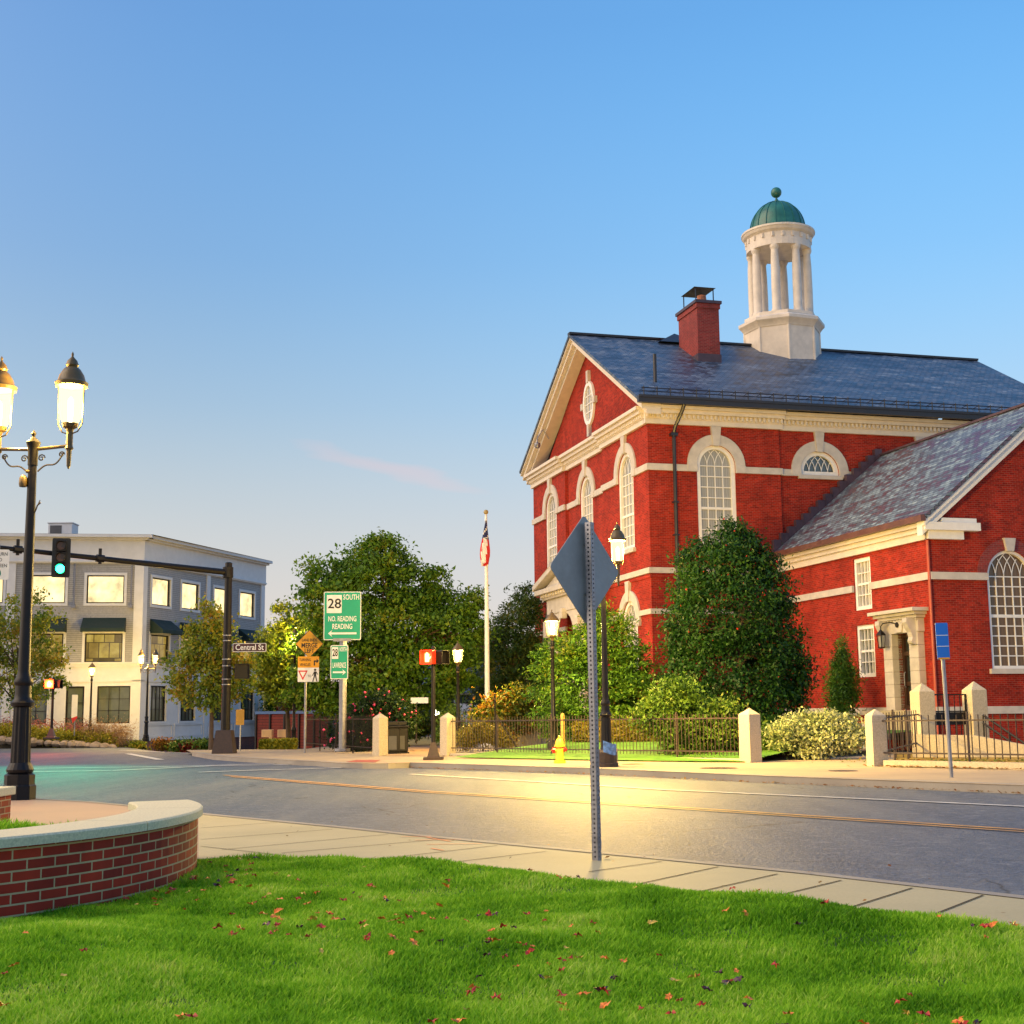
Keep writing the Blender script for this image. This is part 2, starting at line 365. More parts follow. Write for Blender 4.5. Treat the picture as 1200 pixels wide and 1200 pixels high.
m['walk'] = paving('sidewalk_concrete', (.48, .41, .235), (.38, .33, .19))
m['walkfar'] = paving('far_sidewalk', (.44, .34, .22), (.33, .26, .18))
m['plaza'] = paving('pinkish_concrete', (.40, .27, .19), (.33, .24, .18))
m['kerb'] = paving('granite_kerb', (.36, .32, .26), (.24, .21, .18))
m['joint'] = plain('joint_gap', (.018, .015, .012), .9, .2, 5)
m['paintw'] = plain('road_paint_white', (.50, .50, .49), .6, .35, 5)
m['painty'] = plain('road_paint_yellow', (.48, .235, .04), .6, .4, 5)
m['mulch'] = plain('leaf_mulch', (.16, .06, .025), .9, .5, 25, .6)
m['soil'] = plain('soil', (.05, .04, .025), .9, .4, 12, .5)
m['lawn'] = plain('lawn_soil', (.04, .10, .008), .9, .4, 9, .5)
m['parklawn'] = plain('park_lawn', (.085, .22, .015), .8, .4, 3, .8)
m['leaflawn'] = plain('leaf_strewn_lawn', (.26, .17, .02), .9, .5, 2, .8)
m['ground'] = plain('far_ground', (.07, .075, .05), .9, .3, .3)
LF = dict(
    maple=[(0.026, 0.065, 0.008), (0.06, 0.145, 0.012), (0.105, 0.22, 0.016), (0.17, 0.28, 0.02), (0.26, 0.25, 0.022)],
    holly=[(0.0051, 0.0257, 0.0059), (0.0118, 0.0515, 0.0088), (0.0257, 0.0846, 0.0118), (0.0478, 0.125, 0.0147)],
    yew=[(0.0216, 0.0607, 0.0108), (0.0607, 0.162, 0.0162), (0.1283, 0.27, 0.0216), (0.27, 0.27, 0.027)],
    conifer=[(0.013, 0.039, 0.013), (0.0286, 0.078, 0.0182), (0.0715, 0.1235, 0.0208), (0.182, 0.156, 0.026)],
    young=[(0.065, 0.117, 0.013), (0.13, 0.208, 0.0182), (0.234, 0.286, 0.0234), (0.364, 0.312, 0.026), (0.39, 0.182, 0.0195)],
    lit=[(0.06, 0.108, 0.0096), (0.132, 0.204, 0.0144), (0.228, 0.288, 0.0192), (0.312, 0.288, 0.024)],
    shrub=[(0.0281, 0.0655, 0.0094), (0.0655, 0.1404, 0.015), (0.1217, 0.2059, 0.0234), (0.1872, 0.2059, 0.0281)],
    hedge=[(0.066, 0.088, 0.011), (0.154, 0.154, 0.0165), (0.264, 0.187, 0.022), (0.132, 0.154, 0.0165)],
    silver=[(0.16, 0.24, 0.07), (0.34, 0.4, 0.16), (0.5, 0.52, 0.26), (0.6, 0.6, 0.36)],
    autumn=[(0.05, 0.1, 0.012), (0.09, 0.15, 0.014), (0.22, 0.2, 0.016), (0.34, 0.12, 0.012), (0.08, 0.13, 0.012)],
    red=[(0.1, 0.01, 0.012), (0.26, 0.014, 0.016), (0.36, 0.05, 0.012), (0.16, 0.012, 0.05)],
    orange=[(0.16, 0.05, 0.012), (0.28, 0.1, 0.015), (0.2, 0.13, 0.02), (0.1, 0.1, 0.02)],
    rose=[(0.008, 0.022, 0.006), (0.016, 0.045, 0.01), (0.03, 0.06, 0.012)],
    cover=[(0.08, 0.11, 0.008), (0.18, 0.2, 0.012), (0.34, 0.3, 0.02), (0.44, 0.36, 0.03)],
    bluefir=[(0.01, 0.03, 0.03), (0.02, 0.05, 0.05), (0.035, 0.07, 0.06)],
    tan=[(0.2, 0.11, 0.05), (0.34, 0.2, 0.09), (0.44, 0.28, 0.14)],
    pink=[(0.26, 0.06, 0.06), (0.4, 0.12, 0.1), (0.34, 0.2, 0.1)])
for k, v in LF.items(): m['lf_'+k] = leafmat('leaf_'+k, v)
m['berry'] = plain('red_berry', (.45, .03, .015), .4, .2, 20)
m['petal'] = plain('pink_petal', (.70, .05, .16), .5, .2, 20)
# ================================================================== GROUND, ROAD, PAVEMENTS
def struct(o): o['kind'] = 'structure'; return o
def sheet(name, pts, dz, mat, skirt=0.0, step=None, kind='structure'):
    """flat polygon lying on the sloping ground, with an optional vertical edge below it"""
    b = MB(); n = len(pts)
    P = [(p[0], p[1], gz(p[0], p[1], dz)) for p in pts]
    tr = tessellate_polygon([[Vector((p[0], p[1], 0)) for p in P]])
    b.add(P, [tuple(t) for t in tr])
    if skirt: b.add(P+[(x, y, z-skirt) for x, y, z in P], [(i, (i+1) % n, n+(i+1) % n, n+i) for i in range(n)])
    o = b.build(name, mat); o['kind'] = kind; return o
# far ground to the horizon, dipping behind the side street
xs = sorted(set([-1500, -700, -300, -160, -100, -70] + list(np.arange(-50, -4, 1.5)) + [0, 8, 20, 40, 80, 160, 400, 900, 1600]))
ys = sorted(set([-400, -100, -20, 0, 20, 40, 55] + list(np.arange(58, 130, 2.5)) + [150, 200, 300, 500, 900, 1800]))
b = MB(); nx = len(xs)
b.add([(x, y, gz(x, y, -.16)) for y in ys for x in xs], [(j*nx+i, j*nx+i+1, (j+1)*nx+i+1, (j+1)*nx+i) for j in range(len(ys)-1) for i in range(nx-1)])
struct(b.build('ground', m['ground']))
kerbfar = [G(x, y) for x, y in ((1500, 935), (1200, 920), (1050, 914.5), (900, 909), (690, 900), (560, 896), (480, 893.5))]
ramp_ = [G(x, y) for x, y in ((455, 894.5), (425, 894.5), (400, 894), (370, 892), (345, 891), (310, 889), (280, 887.5), (250, 885.5), (225, 881.5))]
sl = kerbfar[0]-kerbfar[1]
farblock = [kerbfar[0]+sl*8] + kerbfar + ramp_ + [Vector((-14.2, 60, 0)), Vector((-9, 60, 0)), Vector((-9, 175, 0)), Vector((120, 175, 0)), Vector((160, 10, 0))]
nearedge = [G(x, y) for x, y in ((1500, 1084), (1200, 1050), (950, 1022), (700, 998), (600, 988.5), (500, 979), (400, 968.5), (310, 960), (233, 952.5), (167, 945), (110, 939.5), (38, 935.5), (-60, 931), (-260, 926))]
# the road: one big asphalt sheet under everything paved
b = MB(); R_ = [(-160, -30), (160, -30), (160, 62), (-9, 62), (-15.5, 62), (-22, 78.5), (-60, 81), (-160, 86)]
P = [(x, y, gz(x, y, -.13)) for x, y in R_]; b.add(P, [tuple(t) for t in tessellate_polygon([[Vector((x, y, 0)) for x, y, z in P]])])
struct(b.build('road', m['asphalt']))
sheet('far_sidewalk', farblock, 0.0, m['walkfar'], .02)
# granite kerb along the far side
def kerb(name, line, width, side, top=.003, h=.16):
    b = MB(); n = len(line); inn = []
    for i, p in enumerate(line):
        t = (line[min(i+1, n-1)]-line[max(i-1, 0)]); t.z = 0; t.normalize(); q = Vector((-t.y, t.x, 0))*side
        inn.append(p+q*width)
    vs = []
    for p, q in zip(line, inn):
        vs += [(p.x, p.y, gz(p.x, p.y, -h)), (p.x-.0, p.y, gz(p.x, p.y, top-.012)), (p.x*.93+q.x*.07, p.y*.93+q.y*.07, gz(p.x, p.y, top)), (q.x, q.y, gz(q.x, q.y, top))]
    fs = [(i*4+k, i*4+k+1, i*4+k+5, i*4+k+4) for i in range(n-1) for k in range(3)]
    b.add(vs, fs); return struct(b.build(name, m['kerb']))
kerb('far_kerb', [kerbfar[0]+sl*8]+kerbfar, .22, -1, .006)
lowk = [kerbfar[-1]] + ramp_
kerb('dropped_kerb', lowk, .3, -1, .005)
# red tactile plate in the dropped kerb
b = MB(); q = [G(x, y) for x, y in ((405, 893.3), (418, 890.6), (446, 890.8), (440, 893.6))]
sheet('tactile_paving', q, .008, plain('red_tactile', (.30, .07, .045), .7, .15, 8))
# near pavement and plaza
lawnedge = [G(x, y) for x, y in ((1500, 1145), (1200, 1101), (1000, 1080), (760, 1047), (560, 1024), (400, 1009), (300, 1006), (225, 1010))]
nearwalk = nearedge[:9] + [G(233, 1012)] + [Vector((p.x, p.y-.6, 0)) for p in lawnedge[::-1]]
nearwalk = [nearedge[0]+(nearedge[0]-nearedge[1])*3] + nearwalk + [lawnedge[0]+(nearedge[0]-nearedge[1])*3 - Vector((0, .6, 0))]
sheet('near_sidewalk', nearwalk, 0.0, m['walk'], .16)
sheet('plaza', nearedge[8:] + [Vector((-22, 12, 0)), Vector((-5.5, 10, 0)), Vector((-2.76, 10.9, 0)), G(233, 1012)], 0.0, m['plaza'], .16)
kerb('near_kerb', nearedge, .13, 1, .005)
# dark joints between the paving slabs (one sheet of narrow strips lying on the pavement)
b = MB()
def strip(b, p, q, w, dz):
    t = (q-p); t.z = 0; t.normalize(); s_ = Vector((-t.y, t.x, 0))*w/2
    b.add([(v.x, v.y, gz(v.x, v.y, dz)) for v in (p+s_, p-s_, q-s_, q+s_)], [(0, 1, 2, 3)])
jl = [((1290, 1062), (1176, 1094)), ((1152, 1049.5), (1072, 1081)), ((1069, 1041), (977, 1070)), ((986, 1032), (878, 1058)), ((911, 1024.5), (808, 1048)), ((842, 1016), (740, 1038)), ((775, 1010), (690, 1022)), ((640, 998), (520, 1012)), ((583, 991), (435, 1008)), ((515, 984), (330, 1000)), ((455, 978), (260, 996)), ((390, 972), (235, 984)), ((325, 964), (235, 970.5))]
for p, q in jl: strip(b, G(*p), G(*q), .016, .004)
strip(b, G(235, 992), G(335, 1003), .014, .0042)
for i in range(len(nearedge)-7): 
    p, q = nearedge[i], nearedge[i+1]; off = (lawnedge[3]-nearedge[3])*.08
    strip(b, p+off, q+off, .008, .0045)
struct(b.build('pavement_joints', m['joint']))
# orange survey paint on the pavement
b = MB()
for p, q in (((500, 981.5), (528, 986.5)), ((500, 990), (565, 989)), ((486, 985), (540, 984)), ((505, 994.5), (520, 997)), ((470, 981), (505, 980.5))): strip(b, G(*p), G(*q), .03, .005)
tag(b.build('survey_paint', plain('orange_survey_paint', (.75, .24, .10), .6, .3, 20)), kind='structure')
# road markings
b = MB()
def line(px, w=.12):
    pts = [G(x, y, -.13) for x, y in px]
    if px[-1][0] == 1500: pts.append(pts[-1]+(pts[-1]-pts[-2])*9)
    for p, q in zip(pts[:-1], pts[1:]): strip(b, p, q, w, -.126)
line([(480, 907.2), (615, 915.2), (780, 925.5), (1000, 935.5), (1200, 945), (1500, 960)])
line([(30, 904.5), (130, 903), (250, 897.5), (360, 895.5)], .25); line([(33, 900.5), (200, 898.3), (353, 893.8)], .22)
line([(233, 905), (300, 902.5), (400, 899.7), (470, 896.5)], .22); line([(150, 883.2), (188, 890.3)], .3); line([(140, 879), (260, 884.5)], .2)
struct(b.build('white_road_markings', m['paintw']))
b = MB()
line([(262, 908.3), (500, 927), (692, 939), (950, 956), (1200, 972.5), (1500, 992)], .09); line([(270, 910.2), (500, 928.7), (692, 940.8), (950, 958), (1200, 974.8), (1500, 995)], .08)
struct(b.build('yellow_road_markings', m['painty']))
# manhole plates in the far pavement
def disc(name, p, r, mat, dz=.004, n=20):
    b = MB(); b.add([(p.x+r*math.cos(2*math.pi*k/n), p.y+r*1.2*math.sin(2*math.pi*k/n), gz(p.x, p.y, dz)) for k in range(n)], [tuple(range(n))]); return b.build(name, mat)
struct(disc('utility_cover_ground', G(842, 900.3), .42, m['rustiron'])); struct(disc('utility_cover_ground', G(742, 895.5), .3, m['rustiron'])); struct(disc('utility_cover_ground', G(988, 903.5), .3, m['rustiron']))
# park surfaces behind the fence
LF0 = [G(x, y) for x, y in ((530, 888.5), (620, 890.2), (700, 891.6), (780, 892.8), (872, 893.8))]
LB0 = [Vector((p.x+4.6, p.y+5.6, at(600, 867.5, p.y+5.6).z)) for p in LF0]; LM0 = [p.lerp(q, .5)+Vector((0, 0, .05)) for p, q in zip(LF0, LB0)]; LC0 = [q+Vector((3, 4, .1)) for q in LB0]
b = MB(); b.add([(p.x, p.y, p.z+.03) for r_ in (LF0, LM0, LB0, LC0) for p in r_], [(j*5+i, j*5+i+1, j*5+i+6, j*5+i+5) for j in range(3) for i in range(4)]); struct(b.build('park_lawn', m['parklawn'], smooth=True))
sheet('mulch_bed', [G(x, y) for x, y in ((800, 891), (878, 893), (905, 890.5), (936, 884), (940, 875), (850, 873))], .02, m['mulch'])
sheet('park_path', [G(x, y) for x, y in ((448, 886), (523, 886.5), (527, 868), (470, 862), (455, 868))], .009, paving('tan_path', (.42, .26, .15), (.34, .22, .13)))
sheet('leafy_lawn', [G(x, y) for x, y in ((455, 874), (527, 874), (560, 866), (420, 862))], .016, m['leaflawn'])
sheet('entry_lawn', [G(x, y) for x, y in ((1043, 899), (1230, 903), (1230, 880), (1100, 878), (1050, 884))], .014, m['leaflawn'])
sheet('park_terrace', [G(x, y) for x, y in ((529, 882), (590, 883), (640, 878), (640, 868), (545, 868))], .02, paving('pale_terrace', (.46, .40, .30), (.40, .34, .26)))

# ================================================================== MAIN BRICK BUILDING
RZ = rad(15.3)
MO = Vector((5.3855, 52.975, 0)); AO = Vector((13.5007, 44, 0))
hall = thing('town_hall', 'large red brick hall with gabled slate roof, white columned cupola and green dome', 'building', MO, RZ)
FF = lambda a, b, c: (-c, a, b)              # facade: a runs back along the front, b up, c outward
FS = lambda a, b, c: (a, -c, b)              # side wall
def arc(ac, zc, r, a0=0, a1=180, n=18): return [(ac+r*math.cos(rad(a0+(a1-a0)*i/n)), zc+r*math.sin(rad(a0+(a1-a0)*i/n))) for i in range(n+1)]
def archloop(ac, w, z0, zs, n=18): return [(ac-w/2, z0), (ac+w/2, z0)] + arc(ac, zs, w/2, n=n)
def shift(f, da=0, dc=0): return lambda a, b, c: f(a+da, b, c+dc)
def arch_window(par, f, ac, w, z0, zs, cols, rows, glassm, stone=.42, key=True, fw=.16, meet=.45, keytop=None, springband=True, brickarch=None):
    r = w/2
    b = MB(f); inn = [(ac-r+fw, z0+fw), (ac+r-fw, z0+fw)] + arc(ac, zs, r-fw)
    b.ring(archloop(ac, w, z0, zs), inn, -.20, -.04)
    ri = r-fw; bw = 2*ri
    b2 = MB(f)
    for i in range(1, cols):
        a = ac-ri+bw*i/cols; b2.box(a-.018, a+.018, z0+fw, zs, -.17, -.12)
    H = zs-z0-fw
    for j in range(1, rows+1):
        z = z0+fw+H*j/rows; b2.box(ac-ri, ac+ri, z-.018, z+.018, -.171, -.119)
    if meet: z = z0+fw+H*round(meet*rows)/rows; b2.box(ac-ri, ac+ri, z-.05, z+.05, -.18, -.10)
    for i in range(0, cols+1):                           # interlaced tracery in the head
        a0 = ac-ri+bw*i/cols
        for sg in (-1, 1):
            R2 = ri*1.25; pts = []
            for k in range(13):
                t = rad(k*7.5); pa, pz = a0+sg*(R2-R2*math.cos(t)), zs+R2*math.sin(t)
                if (pa-ac)**2+(pz-zs)**2 > (ri+.01)**2: break
                pts.append((pa, pz))
            if len(pts) > 1: 
                for (p, q), (p2, q2) in zip(pts[:-1], pts[1:]):
                    dx, dz = p2-p, q2-q; l_ = math.hypot(dx, dz); ox, oz = -dz/l_*.016, dx/l_*.016
                    b2.add([(p+ox, q+oz, -.12), (p-ox, q-oz, -.12), (p2-ox, q2-oz, -.12), (p2+ox, q2+oz, -.12)], [(0, 1, 2, 3)])
    wn = b.build('window', m['white'], par)
    b2.build('glazing_bars', m['white'], wn)
    g = MB(f); g.prism(inn, -.165, -.155); g.build('pane', glassm, wn)
    s_ = MB(f); s_.box(ac-r-.12, ac+r+.12, z0-.16, z0+.0, -.02, .12); s_.build('sill', m['stone'], wn)
    if stone:
        s_ = MB(f); s_.ring(arc(ac, zs, r+stone), arc(ac, zs, r+.004), -.05, .07, closed=False)
        for k in range(0): pass
        s_.build('stone_arch', m['stone'], wn)
    if brickarch:
        s_ = MB(f); s_.ring(arc(ac, zs, r+brickarch), arc(ac, zs, r+.004), -.05, .03, closed=False); s_.build('brick_arch', m['brick_dark'], wn)
    if key:
        kt = keytop or zs+r+.75
        s_ = MB(f); s_.prism([(ac-.13, zs+r-.04), (ac+.13, zs+r-.04), (ac+.22, kt), (ac-.22, kt)], -.03, .13); s_.build('keystone', m['stone'], wn)
    return wn
def box_part(par, f, name, mat, *bx, bevel=0):
    b = MB(f)
    for q in bx: b.box(*q)
    return b.build(name, mat, par, bevel=bevel)
Z0 = -1.5; ZC = 12.5
# facade wall in three bays, the middle one set back
wins = [(13.2, 'up'), (8.2, 'up'), (2.6, 'up')]
w_up, zs_up, z0_up = 1.78, 10.88, 7.72
b = MB(FF)
b.wall([(0, Z0), (5.5, Z0), (5.5, ZC), (0, ZC)], [archloop(2.6, w_up, z0_up, zs_up), archloop(2.45, 1.72, 2.3, 4.78)], .3)
b.wall([(10.9, Z0), (16.25, Z0), (16.25, ZC), (10.9, ZC)], [archloop(13.2, w_up, z0_up, zs_up), archloop(13.45, 1.72, 2.3, 4.78)], .3)
b.fn = shift(FF, 0, -.15); b.wall([(5.5, Z0), (10.9, Z0), (10.9, ZC), (5.5, ZC)], [archloop(8.2, w_up, z0_up, zs_up)], .3)
b.fn = FF; b.add([(10.9, Z0, 0), (10.9, ZC, 0), (10.9, ZC, -.15), (10.9, Z0, -.15)], [(0, 1, 2, 3)]); b.add([(5.5, Z0, 0), (5.5, ZC, 0), (5.5, ZC, -.15), (5.5, Z0, -.15)], [(0, 1, 2, 3)])
b.add([(-.02, ZC, -.35), (16.27, ZC, -.35), (8.13, 18.0, -.35)], [(0, 1, 2)])        # gable
b.build('wall', m['brick'], hall)
b = MB(FS)
b.wall([(0, Z0), (5.7, Z0), (5.7, ZC), (0, ZC)], [archloop(2.89, 1.66, z0_up, zs_up)], .3)
b.fn = shift(FS, 0, -.13); b.wall([(5.7, Z0), (20.6, Z0), (20.6, ZC), (5.7, ZC)], [archloop(7.53, 1.74, 10.66, 10.8)], .3)
b.fn = FS; b.add([(5.7, Z0, 0), (5.7, ZC, 0), (5.7, ZC, -.13), (5.7, Z0, -.13)], [(0, 1, 2, 3)])
b.build('wall', m['brick'], hall)
b = MB(); b.box(16.25*0+20.5, 20.6, .13, 16.2, Z0, ZC); b.box(.2, 20.6, 16.15, 16.25, Z0, ZC); b.add([(20.55, -.02, ZC), (20.55, 16.27, ZC), (20.55, 8.13, 18.0)], [(0, 1, 2)]); b.build('wall', m['brick'], hall)
for ac, k in wins: arch_window(hall, shift(FF, 0, -.15) if ac == 8.2 else FF, ac, w_up, z0_up, zs_up, 4, 7, m['win_cur'], keytop=12.48, stone=.40)
arch_window(hall, FS, 2.89, 1.66, z0_up, zs_up, 4, 7, m['win_cur'], keytop=12.48)
arch_window(hall, shift(FS, 0, -.13), 7.53, 1.74, 10.66, 10.8, 5, 1, m['win_dark'], keytop=12.48, meet=0, fw=.17)
for ac in (2.45, 13.45): arch_window(hall, FF, ac, 1.72, 2.3, 4.78, 4, 6, m['win_cur'], keytop=6.42, stone=.40)
b = MB(shift(FS, 0, -.13)); b.prism([(12.05, 12.0), (12.35, 12.0), (12.45, 12.47), (11.95, 12.47)], -.03, .13); b.build('keystone', m['stone'], hall)
# belt courses
b = MB(FF)
def belt(f, a0, a1, z, h, gaps, c1=.09):
    segs = []; s_ = a0
    for g0, g1 in sorted(gaps): segs.append((s_, g0)); s_ = g1
    segs.append((s_, a1)); b.fn = f; b.cur = (z, f is FS or f is FS2)
    for p, q in segs:
        b.cur = (z, len(b.f))
        if q > p: b.box(p, q, z, z+h, -.02, c1)
FM = shift(FF, 0, -.15); FS2 = shift(FS, 0, -.13)
g_up = lambda ac, w=w_up: (ac-w/2-.0, ac+w/2+.0)
belt(FF, -.09, 5.5, 10.6, .26, [(2.6-.89-.4, 2.6+.89+.4)]); belt(FM, 5.5, 10.9, 10.6, .26, [(8.2-.89-.4, 8.2+.89+.4)]); belt(FF, 10.9, 16.3, 10.6, .26, [(13.2-.89-.4, 13.2+.89+.4)])
belt(FS, 0, 5.78, 10.6, .26, [(2.89-.83-.42, 2.89+.83+.42)]); belt(FS2, 5.8, 20.5, 10.6, .26, [(7.53-.87-.42, 7.53+.87+.42)])
for ac, f, w in ((2.6, FF, w_up), (8.2, FM, w_up), (13.2, FF, w_up), (2.89, FS, 1.66), (7.53, FS2, 1.74)):
    b.cur = ('i', len(b.f)); b.fn = f; b.box(ac-w/2-.42, ac-w/2-.003, 10.6, zs_up+.0, -.02, .11); b.cur = ('i', len(b.f)); b.box(ac+w/2+.003, ac+w/2+.42, 10.6, zs_up, -.02, .11)
for ac in (2.45, 13.45):
    b.cur = ('i', len(b.f)); b.fn = FF; b.box(ac-.86-.42, ac-.863, 4.55, 4.79, -.02, .11); b.cur = ('i', len(b.f)); b.box(ac+.863, ac+.86+.42, 4.55, 4.79, -.02, .11)
belt(FF, -.12, 5.5, 6.52, .22, [], .12); belt(FM, 5.5, 10.9, 6.52, .22, [], .12); belt(FF, 10.9, 16.3, 6.52, .22, [], .12); belt(FS, 0, 5.8, 6.52, .22, [], .12); belt(FS2, 5.83, 20.5, 6.52, .22, [], .12)
belt(FF, -.09, 5.5, 4.93, .2, [(2.45-1.2, 2.45+1.2)]); belt(FF, 10.9, 16.3, 4.93, .2, [(13.45-1.2, 13.45+1.2)]); belt(FS, 0, 5.78, 4.93, .2, []); belt(FS2, 5.8, 20.5, 4.93, .2, [])
belt(FF, -.1, 16.3, 1.0, .22, [], .1); belt(FS, 0, 5.8, 1.0, .22, [], .1)
b.split('belt_course', m['stone'], hall)
b = MB(FF); b.box(-.07, 5.5, 6.36, 6.50, -.02, .06); b.fn = FS; b.box(0, 5.74, 6.36, 6.50, -.02, .06); b.build('brick_ledge', m['brick'], hall); box_part(hall, FF, 'brick_ledge', m['brick'], (10.9, 16.3, 6.36, 6.50, -.02, .06))
# cornice
def cornice(f, a0, a1, dent=True):
    b.fn = f
    b.box(a0, a1, 12.46, 12.66, -.05, .13); b.box(a0, a1, 12.662, 12.86, -.05, .16); b.box(a0, a1, 12.862, 13.02, -.05, .34); b.box(a0, a1, 13.022, 13.16, -.05, .46)
    if dent:
        n = int((a1-a0)/.19)
        for i in range(n):
            a = a0+(i+.25)*(a1-a0)/n; b.box(a, a+.095, 12.70, 12.858, .155, .25)
b = MB(); cornice(FS, -.13, 5.83); cornice(FS2, 5.835, 20.6); b.build('cornice', m['cream'], hall)
b = MB(); cornice(FF, .135-.13, 5.5); cornice(FM, 5.502, 10.898); cornice(FF, 10.9, 16.3)
# raking cornice of the pediment
ez, rzr, rv = 13.42, 18.32, 8.15                  # eave height, ridge height, ridge line
sl_ = (rzr-ez)/(rv+.5)
for (va, vb) in ((-.5, rv), (16.8, rv)):
    for t0, t1, c1 in ((.06, .24, .52), (.24, .46, .40), (.46, .66, .20)):
        b.fn = FF; b.add([(v, z-t, c) for c in (-.4, c1) for v, z, t in ((va, ez, t0), (vb, rzr, t0), (vb, rzr, t1), (va, ez, t1))], [(0, 1, 2, 3), (4, 5, 6, 7), (0, 1, 5, 4), (3, 2, 6, 7), (0, 3, 7, 4), (1, 2, 6, 5)])
b.build('pediment_cornice', m['cream'], hall)
# roof
def slab(b, p, th=.12):
    n = Vector(p[1])-Vector(p[0]); n = n.cross(Vector(p[3])-Vector(p[0])).normalized()
    if n.z < 0: n = -n
    q = [Vector(x)-n*th for x in p]
    b.add([tuple(x) for x in p]+[tuple(x) for x in q], [(0, 1, 2, 3), (7, 6, 5, 4), (0, 1, 5, 4), (1, 2, 6, 5), (2, 3, 7, 6), (3, 0, 4, 7)])
b = MB(); slab(b, [(-.58, -.52, ez), (20.75, -.52, ez), (20.75, rv, rzr), (-.58, rv, rzr)]); slab(b, [(-.58, 16.82, ez), (20.75, 16.82, ez), (20.75, rv+.001, rzr), (-.58, rv+.001, rzr)])
roof = b.build('roof', m['slate'], hall)
box_part(roof, None, 'ridge_cap', m['gutter'], (-.58, 20.75, rv-.16, rv+.16, rzr-.03, rzr+.07))
b = MB(); b.add([(8.0*0+3.6, rv-.7, rzr-.25), (5.8, rv-.7, rzr-.25), (5.8, rv+1.2, rzr-.25), (3.6, rv+1.2, rzr-.25), (4.7, rv+.2, rzr+.42)], [(0, 1, 4), (1, 2, 4), (2, 3, 4), (3, 0, 4)]); b.build('roof_hatch', m['gutter'], roof)
b = MB(); b.tube([(1.0, 1.55, 14.5), (1.0, 1.55, 15.75)], .075, 10); b.build('vent_pipe', m['gutter'], roof)
b = MB(); b.box(-.60, 20.8, -.72, -.535, 13.16, 13.44); b.box(-.60, 20.8, -.755, -.72, 13.36, 13.46); b.build('gutter', m['gutter'], hall)
b = MB(); sg = lambda u, v, h: (u, v, ez+(v+.5)*sl_+h)
for h in (.16, .30): b.tube([sg(-.3, -.25, h), sg(20.6, -.25, h)], .022, 6)
for i in range(38): u = -.2+i*.56; b.tube([sg(u, -.25, 0), sg(u, -.25, .36)], .025, 5); b.tube([sg(u, .2, .02), sg(u, -.25, .3)], .014, 4)
b.build('snow_guard', m['gutter'], roof)
b = MB(); b.tube([(1.35, -.62, 13.2), (1.3, -.5, 12.95), (1.08, -.22, 12.3), (1.06, -.13, 12.05), (1.06, -.13, Z0+.6)], .075, 8); b.build('downspout', m['gutter'], hall)
for q in ((.92, 1.2, -.24, -.005, 11.98, 12.1), (.95, 1.17, -.22, -.005, 9.3, 9.36), (.95, 1.17, -.22, -.005, 8.0, 8.06)): box_part(hall, None, 'downspout_bracket', m['gutter'], q)
# oval window of the pediment
FG = shift(FF, 0, -.35); ov = lambda ra, rb, n=28: [(8.0+ra*math.cos(2*math.pi*k/n), 15.08+rb*math.sin(2*math.pi*k/n)) for k in range(n)]
b = MB(FG); b.ring(ov(.74, 1.02), ov(.56, .82), -.02, .11); wn = b.build('oval_window', m['white'], hall)
b = MB(FG); b.prism(ov(.57, .83), .005, .03); b.build('pane', m['win_cur'], wn)
b = MB(FG); 
for a in (-.18, .18): b.box(8+a-.02, 8+a+.02, 14.3, 15.85, .032, .06)
for z in (14.7, 15.08, 15.46): b.box(7.45, 8.55, z-.02, z+.02, .033, .061)
b.build('glazing_bars', m['white'], wn)
b = MB(FG); b.box(7.87, 8.13, 16.05, 16.6, 0, .15); b.box(7.87, 8.13, 13.55, 14.1, 0, .15); b.box(7.0, 7.3, 14.93, 15.23, 0, .15); b.box(8.7, 9.0, 14.93, 15.23, 0, .15); b.build('keystone', m['stone'], wn)
# dome camera under the left rake
b = MB(FF); b.tube([(13.2, 14.45, .05), (13.2, 14.9, .35), (13.3, 14.5, .62), (13.3, 14.25, .62)], .03, 6); b.lathe([(0, 0), (.1, .02), (.16, .12), (.14, .24), (0, .28)], 12, *(0, 0, 0)) if False else None
b.build('camera_arm', m['galv'], hall)
b = MB(); b.lathe([(.001, -.14), (.11, -.1), (.16, 0), (.15, .12), (.05, .17)], 12, -.62, 13.3, 14.1); b.build('dome_camera', m['galv'], hall, smooth=True)
# portal
P1 = 1.25; po = shift(FF, 8.1, 0)
b = MB(po)
b.box(-2.6, -1.25, Z0, 4.55, -.2, P1-.25); b.box(1.25, 2.6, Z0, 4.55, -.2, P1-.25)
b.box(-2.65, 2.65, 5.62, 6.30, -.2, P1-.22); b.box(-2.9, 2.9, 6.302, 6.55, -.2, P1-.08); b.box(-3.4, 3.4, 6.552, 6.78, -.2, P1+.16)
b.prism([(-2.6, 4.552), (-1.25, 4.552)] + arc(0, 4.3, 1.25, 168, 12, 12) + [(1.25, 4.552), (2.6, 4.552), (2.6, 5.618), (-2.6, 5.618)], P1-.32, P1-.26)
b.prism([(-2.75, 6.782), (2.75, 6.782), (0, 7.55)], -.2, P1-.12)
for sg in (-1, 1):
    b.add([(sg*a, z, c) for c in (-.2, P1+.2) for a, z in ((3.5, 6.80), (0, 7.62), (0, 7.86), (3.5, 7.02))], [(0, 1, 2, 3), (4, 5, 6, 7), (0, 1, 5, 4), (3, 2, 6, 7), (0, 3, 7, 4), (1, 2, 6, 5)])
for i in range(15): a = -2.75+i*.385; b.box(a, a+.17, 6.40, 6.548, P1-.09, P1+.05)
b.box(-.2, .2, 5.3, 5.75, P1-.3, P1-.05)
for sg in (-1, 1): b.box(sg*2.35-.2, sg*2.35+.2, 4.56, 5.3, P1-.27, P1+.0)
